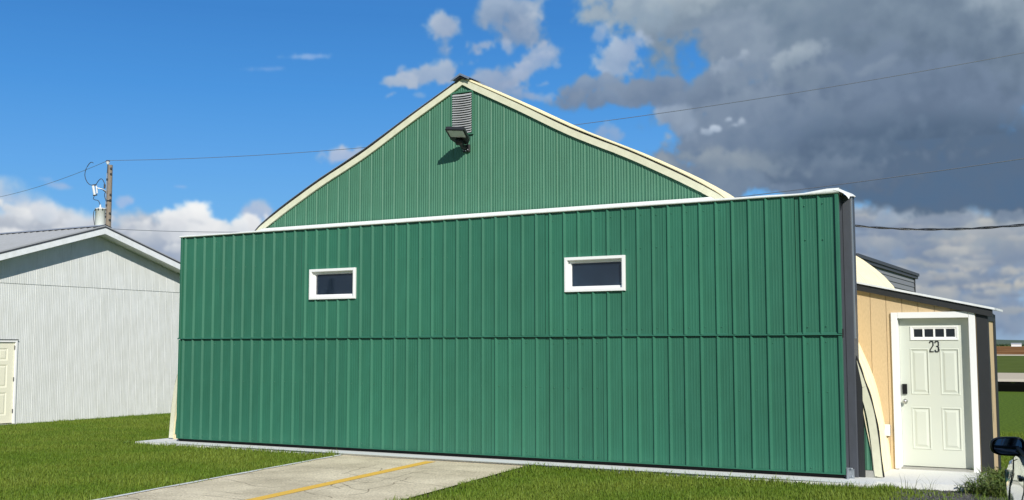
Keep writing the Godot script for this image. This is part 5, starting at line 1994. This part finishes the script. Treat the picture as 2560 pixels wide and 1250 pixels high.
		var gl := put(st, "mirror_glass", M.mirror_glass, m)
		gl.rotation.x = -0.045
		gl.rotation.y = 0.05
		st = new_st()
		tube(st, PackedVector3Array([Vector3(0.07, -0.02, 0.0), Vector3(0.105, -0.06, 0.0), Vector3(0.125, -0.10, -0.01), Vector3(0.16, -0.15, -0.02)]), 0.045, 0.03, 8)
		put(st, "mirror_arm", M.black_plastic, m)
		# wheels
		for a in axles:
			var wn := Node3D.new()
			wn.name = "wheel"
			t.add_child(wn, true)
			wn.position = Vector3(0.865 * s, 0.325, a)
			st = new_st()
			lathe(st, Vector3(-0.2 * s, 0, 0), [[0.2, 0.0], [0.3, 0.0], [0.325, 0.03], [0.325, 0.17], [0.3, 0.2], [0.215, 0.205], [0.2, 0.19]], 28, Vector3(s, 0, 0))
			put(st, "tyre", M.tyre, wn)
			st = new_st()
			lathe(st, Vector3(-0.05 * s, 0, 0), [[0.205, 0.03], [0.19, 0.0], [0.06, 0.02], [0.05, 0.035], [0.0, 0.04]], 28, Vector3(s, 0, 0))
			put(st, "rim", M.galvanised, wn)
		# lamps, door line, handle, window trim
		st = new_st()
		bx(st, Vector3(s * 0.62 - 0.16, 0.74, 2.16), Vector3(s * 0.62 + 0.16, 0.88, 2.3), 0.04)
		put(st, "tail_lamp", M.lamp_red, t)
		st = new_st()
		bx(st, Vector3(s * 0.56 - 0.14, 0.58, -2.27), Vector3(s * 0.56 + 0.14, 0.68, -2.1), 0.04)
		put(st, "headlamp", M.lens, t)
		st = new_st()
		bx(st, Vector3(s * 0.872 - 0.012, 0.80, 0.22), Vector3(s * 0.872 + 0.012, 0.825, 0.40), 0.006)
		put(st, "handle", M.black_plastic, t)
		st = new_st()
		for z in [-0.78, 0.48, 1.2]:
			tube(st, PackedVector3Array([Vector3(s * 0.886, 0.30, z), Vector3(s * 0.899, 0.5, z), Vector3(s * 0.886, 0.64, z), Vector3(s * 0.86, 0.74, z), Vector3(s * 0.852, 0.86, z)]), 0.004, 0.004, 5)
		put(st, "door_gap", M.rubber, t)
		st = new_st()
		tube(st, PackedVector3Array([Vector3(s * 0.83, 0.945, -0.9), Vector3(s * 0.825, 0.955, 0.2), Vector3(s * 0.82, 0.975, 1.6)]), 0.014, 0.014, 6)
		put(st, "window_trim", M.rubber, t)


func mirror_rim(i: int, a: float, b: float, z: float) -> Vector3:
	var w := TAU * (i % 24) / 24.0
	var c := cos(w)
	var s := sin(w)
	var p := 2.0 / 3.2
	return Vector3(signf(c) * pow(absf(c), p) * a, signf(s) * pow(absf(s), p) * b * (1.0 + 0.10 * c), z)


# ------------------------------------------------------------------ lawn and plants

func blade(st: SurfaceTool, foot: Vector3, dir: float, lean: float, h: float, w: float) -> void:
	var d := Vector3(cos(dir), 0, sin(dir))
	var s := Vector3(-d.z, 0, d.x) * w * 0.5
	var mid := foot + d * lean * 0.35 + Vector3(0, h * 0.6, 0)
	var tip := foot + d * lean + Vector3(0, h * 0.98, 0)
	quad(st, foot - s, mid - s * 0.8, mid + s * 0.8, foot + s)
	tri(st, mid - s * 0.8, tip, mid + s * 0.8)


func tuft(seed_: int, blades: int, spread: float, h0: float, h1: float, w: float) -> Mesh:
	var rg := RandomNumberGenerator.new()
	rg.seed = seed_
	var st := new_st()
	for i in blades:
		var f := Vector3(rg.randfn() * spread, 0, rg.randfn() * spread)
		var h := rg.randf_range(h0, h1)
		st.set_color(Color(1, 1, 1).lerp(Color(1.25, 1.1, 0.75), rg.randf()) * rg.randf_range(0.8, 1.15))
		blade(st, f, rg.randf() * TAU, h * rg.randf_range(0.15, 0.75), h, w * rg.randf_range(0.7, 1.3))
	st.generate_normals()
	return st.commit()


func lawn() -> void:
	var cam := Vector3(14.7505, 1.6631, 14.2044)
	var basis := Basis.from_euler(Vector3(deg_to_rad(4.98), deg_to_rad(29.31), 0))
	var rg := RandomNumberGenerator.new()
	rg.seed = 17
	var patch := FastNoiseLite.new()
	patch.seed = 9
	patch.frequency = 0.5
	patch.fractal_octaves = 3
	var kinds := []
	var tr := []
	var cl := []
	for k in 4:
		kinds.append(tuft(200 + k, 13, 0.038, 0.03, 0.07, 0.0065))
		tr.append([])
		cl.append([])
	var tries := 0
	var wanted := 170000
	while tries < wanted:
		tries += 1
		var x := rg.randf_range(-7.2, 17.0)
		var z := rg.randf_range(-9.5, 6.5)
		# keep what lies in or near the view
		var p := basis.inverse() * (Vector3(x, 0, z) - cam)
		if p.z > -10.5 or absf(p.x) > -p.z * 0.50 or -p.y > -p.z * 0.26:
			continue
		var dist := -p.z
		if dist > 16.0 and rg.randf() > pow(16.0 / dist, 1.4):
			continue
		if bare(x, z, rg):
			continue
		var q := rg.randi() % 4
		var v := patch.get_noise_2d(x, z)
		var s := rg.randf_range(0.75, 1.25) * (1.0 + 0.25 * v)
		if z < 0.62 and x > -0.7 and x < 12.2:
			s *= 1.3
		if z > 0.2 and (absf(x - 3.8 - 0.143 * (z - 0.38)) < 0.16 or absf(x - 7.3 - 0.117 * (z - 0.1)) < 0.14):
			s *= 1.25
		var b := Basis.from_euler(Vector3(rg.randfn() * 0.08, rg.randf() * TAU, rg.randfn() * 0.08)).scaled(Vector3(s, s * rg.randf_range(0.75, 1.2), s))
		tr[q].append(Transform3D(b, Vector3(x, GROUND - 0.004, z)))
		var c := Color(0.105, 0.180, 0.018).lerp(Color(0.160, 0.220, 0.032), clampf(0.5 + v * 1.1 + rg.randfn() * 0.28, 0, 1))
		cl[q].append(c * rg.randf_range(0.85, 1.15))
	for q in 4:
		multi("grass", kinds[q], tr[q], cl[q], M.grass_blade, ["short mown grass of the lawn", "mown grass mixed through the lawn", "paler mown grass through the lawn", "taller blades of grass through the lawn"][q], "grass")


func multi(called: String, mesh: Mesh, tr: Array, cl: Array, m: Material, label: String, category: String) -> void:
	var mm := MultiMesh.new()
	mm.transform_format = MultiMesh.TRANSFORM_3D
	mm.use_colors = true
	mm.mesh = mesh
	mm.instance_count = tr.size()
	for i in tr.size():
		mm.set_instance_transform(i, tr[i])
		mm.set_instance_color(i, cl[i])
	var o := MultiMeshInstance3D.new()
	o.multimesh = mm
	o.material_override = m
	o.name = called
	add_child(o, true)
	o.set_meta("kind", "stuff")
	o.set_meta("label", label)
	o.set_meta("category", category)


func bare(x: float, z: float, rg: RandomNumberGenerator) -> bool:
	var e := rg.randfn() * 0.035
	# hangar pad and buildings
	if x > -0.64 + e and x < 12.0 and z < 0.34 + 0.05 * sin(x * 1.9) * sin(x * 0.7) + e:
		return true
	if x > 11.9 and x < 13.12 and z < 0.22 + e and z > -2.45:
		return true
	if x < -6.9 + e * 0.3:
		return true
	# driveway
	var left := 3.86 + 0.143 * (z - 0.38)
	var right := 7.24 + 0.117 * (z - 0.1)
	if z > 0.2 and x > left + e * 1.3 + 0.03 * sin(z * 5.0) and x < right + e * 1.5 + 0.03 * sin(z * 4.0 + 1.0):
		return true
	# gravel in front of the step
	if x > 12.25 and x < 13.5 and z > 0.15 and z < 1.5 and rg.randf() < 0.93 - absf(x - 12.87) * 0.5:
		return true
	return false


func weeds() -> void:
	var rg := RandomNumberGenerator.new()
	rg.seed = 31
	# gravel
	var st := new_st()
	var oct := [Vector3(1, 0, 0), Vector3(0, 0.7, 0.1), Vector3(-0.9, 0.1, 0.2), Vector3(0.1, -0.6, 0), Vector3(0.1, 0.1, 1.1), Vector3(-0.1, 0, -0.9)]
	for f in [[0, 1, 4], [1, 2, 4], [2, 3, 4], [3, 0, 4], [1, 0, 5], [2, 1, 5], [3, 2, 5], [0, 3, 5]]:
		st.set_color(Color(1, 1, 1))
		tri(st, oct[f[0]], oct[f[1]], oct[f[2]])
	st.generate_normals()
	var stone := st.commit()
	var tr := []
	var cl := []
	for i in 9000:
		var x := rg.randf_range(12.15, 13.7)
		var z := rg.randf_range(0.1, 1.9)
		var s := rg.randf_range(0.006, 0.017)
		tr.append(Transform3D(Basis.from_euler(Vector3(rg.randf() * TAU, rg.randf() * TAU, 0)).scaled(Vector3(s, s, s)), Vector3(x, GROUND + s * 0.3 + 0.004, z)))
		var g := rg.randf_range(0.16, 0.42)
		cl.append(Color(g, g * 0.99, g * 0.97))
	multi("gravel", stone, tr, cl, M.stone, "grey crushed gravel in front of the doorstep", "gravel")
	# ragged weeds at the shed corner and along the slab
	var spots := [[13.2, -1.25, 0.26], [13.3, -0.85, 0.28], [13.16, -0.5, 0.28], [13.38, -0.3, 0.28], [13.22, -0.05, 0.30], [13.45, 0.15, 0.28], [13.62, -0.75, 0.26], [13.5, -1.4, 0.26], [13.75, -0.2, 0.26], [13.3, 0.4, 0.27], [13.85, -1.1, 0.24], [13.08, 0.2, 0.2]]
	for i in spots.size():
		var p: Array = spots[i]
		st = new_st()
		for k in 80:
			var h: float = p[2] * rg.randf_range(0.35, 1.0)
			st.set_color(Color(0.085, 0.13, 0.022).lerp(Color(0.19, 0.21, 0.07), pow(rg.randf(), 2.0)) * rg.randf_range(0.7, 1.2))
			blade(st, Vector3(rg.randfn() * 0.09, 0, rg.randfn() * 0.09), rg.randf() * TAU, h * rg.randf_range(0.5, 1.5), h * 0.9, rg.randf_range(0.007, 0.013))
		for k in 150:
			# broad leaves low in the clump
			var f := Vector3(rg.randfn() * 0.10, rg.randf_range(0.03, p[2] * 0.6), rg.randfn() * 0.10)
			var d := Vector3(rg.randfn(), rg.randf_range(-0.2, 0.7), rg.randfn()).normalized()
			var s := d.cross(Vector3.UP).normalized() * rg.randf_range(0.010, 0.02)
			var l := rg.randf_range(0.03, 0.065)
			st.set_color(Color(0.07, 0.12, 0.022).lerp(Color(0.12, 0.16, 0.04), rg.randf()))
			quad(st, f, f + d * l * 0.5 - s, f + d * l, f + d * l * 0.5 + s)
		var o := put(st, "weed_clump", M.grass_blade)
		o.position = Vector3(p[0], GROUND, p[1])
		tag(o, "ragged clump of long grass and weeds by the shed corner", "weeds", "weeds beside the shed")
	# small broad-leaved weeds along the slab
	for q in [[3.78, 0.46, 0.13, "leafy weed where the pad meets the left driveway edge"], [3.35, 0.44, 0.10, "small leafy weed at the pad, just left of the driveway"], [1.15, 0.44, 0.09, "small leafy weed at the pad below the left end of the door"], [11.1, 0.5, 0.11, "small leafy weed at the pad near the door's latch corner"], [9.2, 0.46, 0.10, "small leafy weed at the pad below the right window"], [-0.75, 0.45, 0.12, "leafy weed at the pointed left end of the concrete pad"], [7.35, 0.44, 0.12, "leafy weed where the pad meets the right driveway edge"]]:
		st = new_st()
		for k in 26:
			var a := rg.randf() * TAU
			var d := Vector3(cos(a), rg.randf_range(0.3, 1.6), sin(a)).normalized()
			var l: float = q[2] * rg.randf_range(0.5, 1.1)
			var w := d.cross(Vector3.UP).normalized() * l * 0.16
			st.set_color(Color(0.08, 0.15, 0.025).lerp(Color(0.16, 0.20, 0.05), rg.randf()))
			quad(st, Vector3.ZERO, d * l * 0.55 - w, d * l + Vector3(0, -0.1 * l, 0), d * l * 0.55 + w)
		var o := put(st, "small_weed", M.grass_blade)
		o.position = Vector3(q[0], GROUND, q[1])
		tag(o, q[3], "weed", "small weeds along the pad")
	# thin dry stalks in front of the step
	for q in [[12.35, 0.3, 0.24, "thin dry stalks before the left half of the doorstep"], [12.62, 0.28, 0.26, "tallest thin dry stalks, before the middle of the doorstep"], [11.85, 0.46, 0.14, "short dry stalks at the left corner of the doorstep"], [11.35, 0.45, 0.12, "short dry stalks at the pad left of the metal latch"]]:
		st = new_st()
		for k in 7:
			st.set_color(Color(0.16, 0.18, 0.06))
			blade(st, Vector3(rg.randfn() * 0.03, 0, rg.randfn() * 0.03), rg.randf() * TAU, q[2] * rg.randf_range(0.2, 0.7), q[2] * rg.randf_range(0.5, 1.0), 0.006)
		var o := put(st, "grass_stalks", M.grass_blade)
		o.position = Vector3(q[0], GROUND, q[1])
		tag(o, q[3], "weeds", "stalks along the slab")


func mirrored_trees() -> void:
	# spruces behind the camera, seen only as reflections in the left door window
	var rg := RandomNumberGenerator.new()
	rg.seed = 77
	for p in [[-33.4, 43.0, 5.3, 0.9], [-32.2, 44.0, 5.5, 1.2], [-31.4, 42.0, 4.9, 1.2], [-30.3, 42.0, 6.1, 0.8], [-29.2, 43.0, 5.1, 1.5], [-28.0, 42.5, 5.2, 1.3]]:
		var t := thing("spruce_tree", "dark spruce mirrored in the left window of the green door", "tree", "spruces mirrored in the door window", Vector3(p[0], GROUND, p[1]))
		var st := new_st()
		tube(st, PackedVector3Array([Vector3.ZERO, Vector3(0, p[2], 0)]), 0.16, 0.02, 7)
		put(st, "trunk", M.bark, t)
		st = new_st()
		for k in 900:
			var f := pow(rg.randf(), 0.75)
			var y: float = 0.4 + (p[2] - 0.4) * f
			var rad: float = p[3] * (1.0 - f) * rg.randf_range(0.25, 1.0) * (0.8 + 0.3 * sin(f * 40.0)) + 0.03
			var a := rg.randf() * TAU
			var c := Vector3(cos(a) * rad, y, sin(a) * rad)
			var d := Vector3(cos(a), -0.35, sin(a)).normalized() * rg.randf_range(0.12, 0.3)
			var s := Vector3(-sin(a), rg.randfn() * 0.3, cos(a)) * rg.randf_range(0.05, 0.1)
			st.set_color(Color(0.03, 0.055, 0.02) * rg.randf_range(0.7, 1.3))
			tri(st, c - s, c + d, c + s)
		put(st, "crown", M.leaf, t)
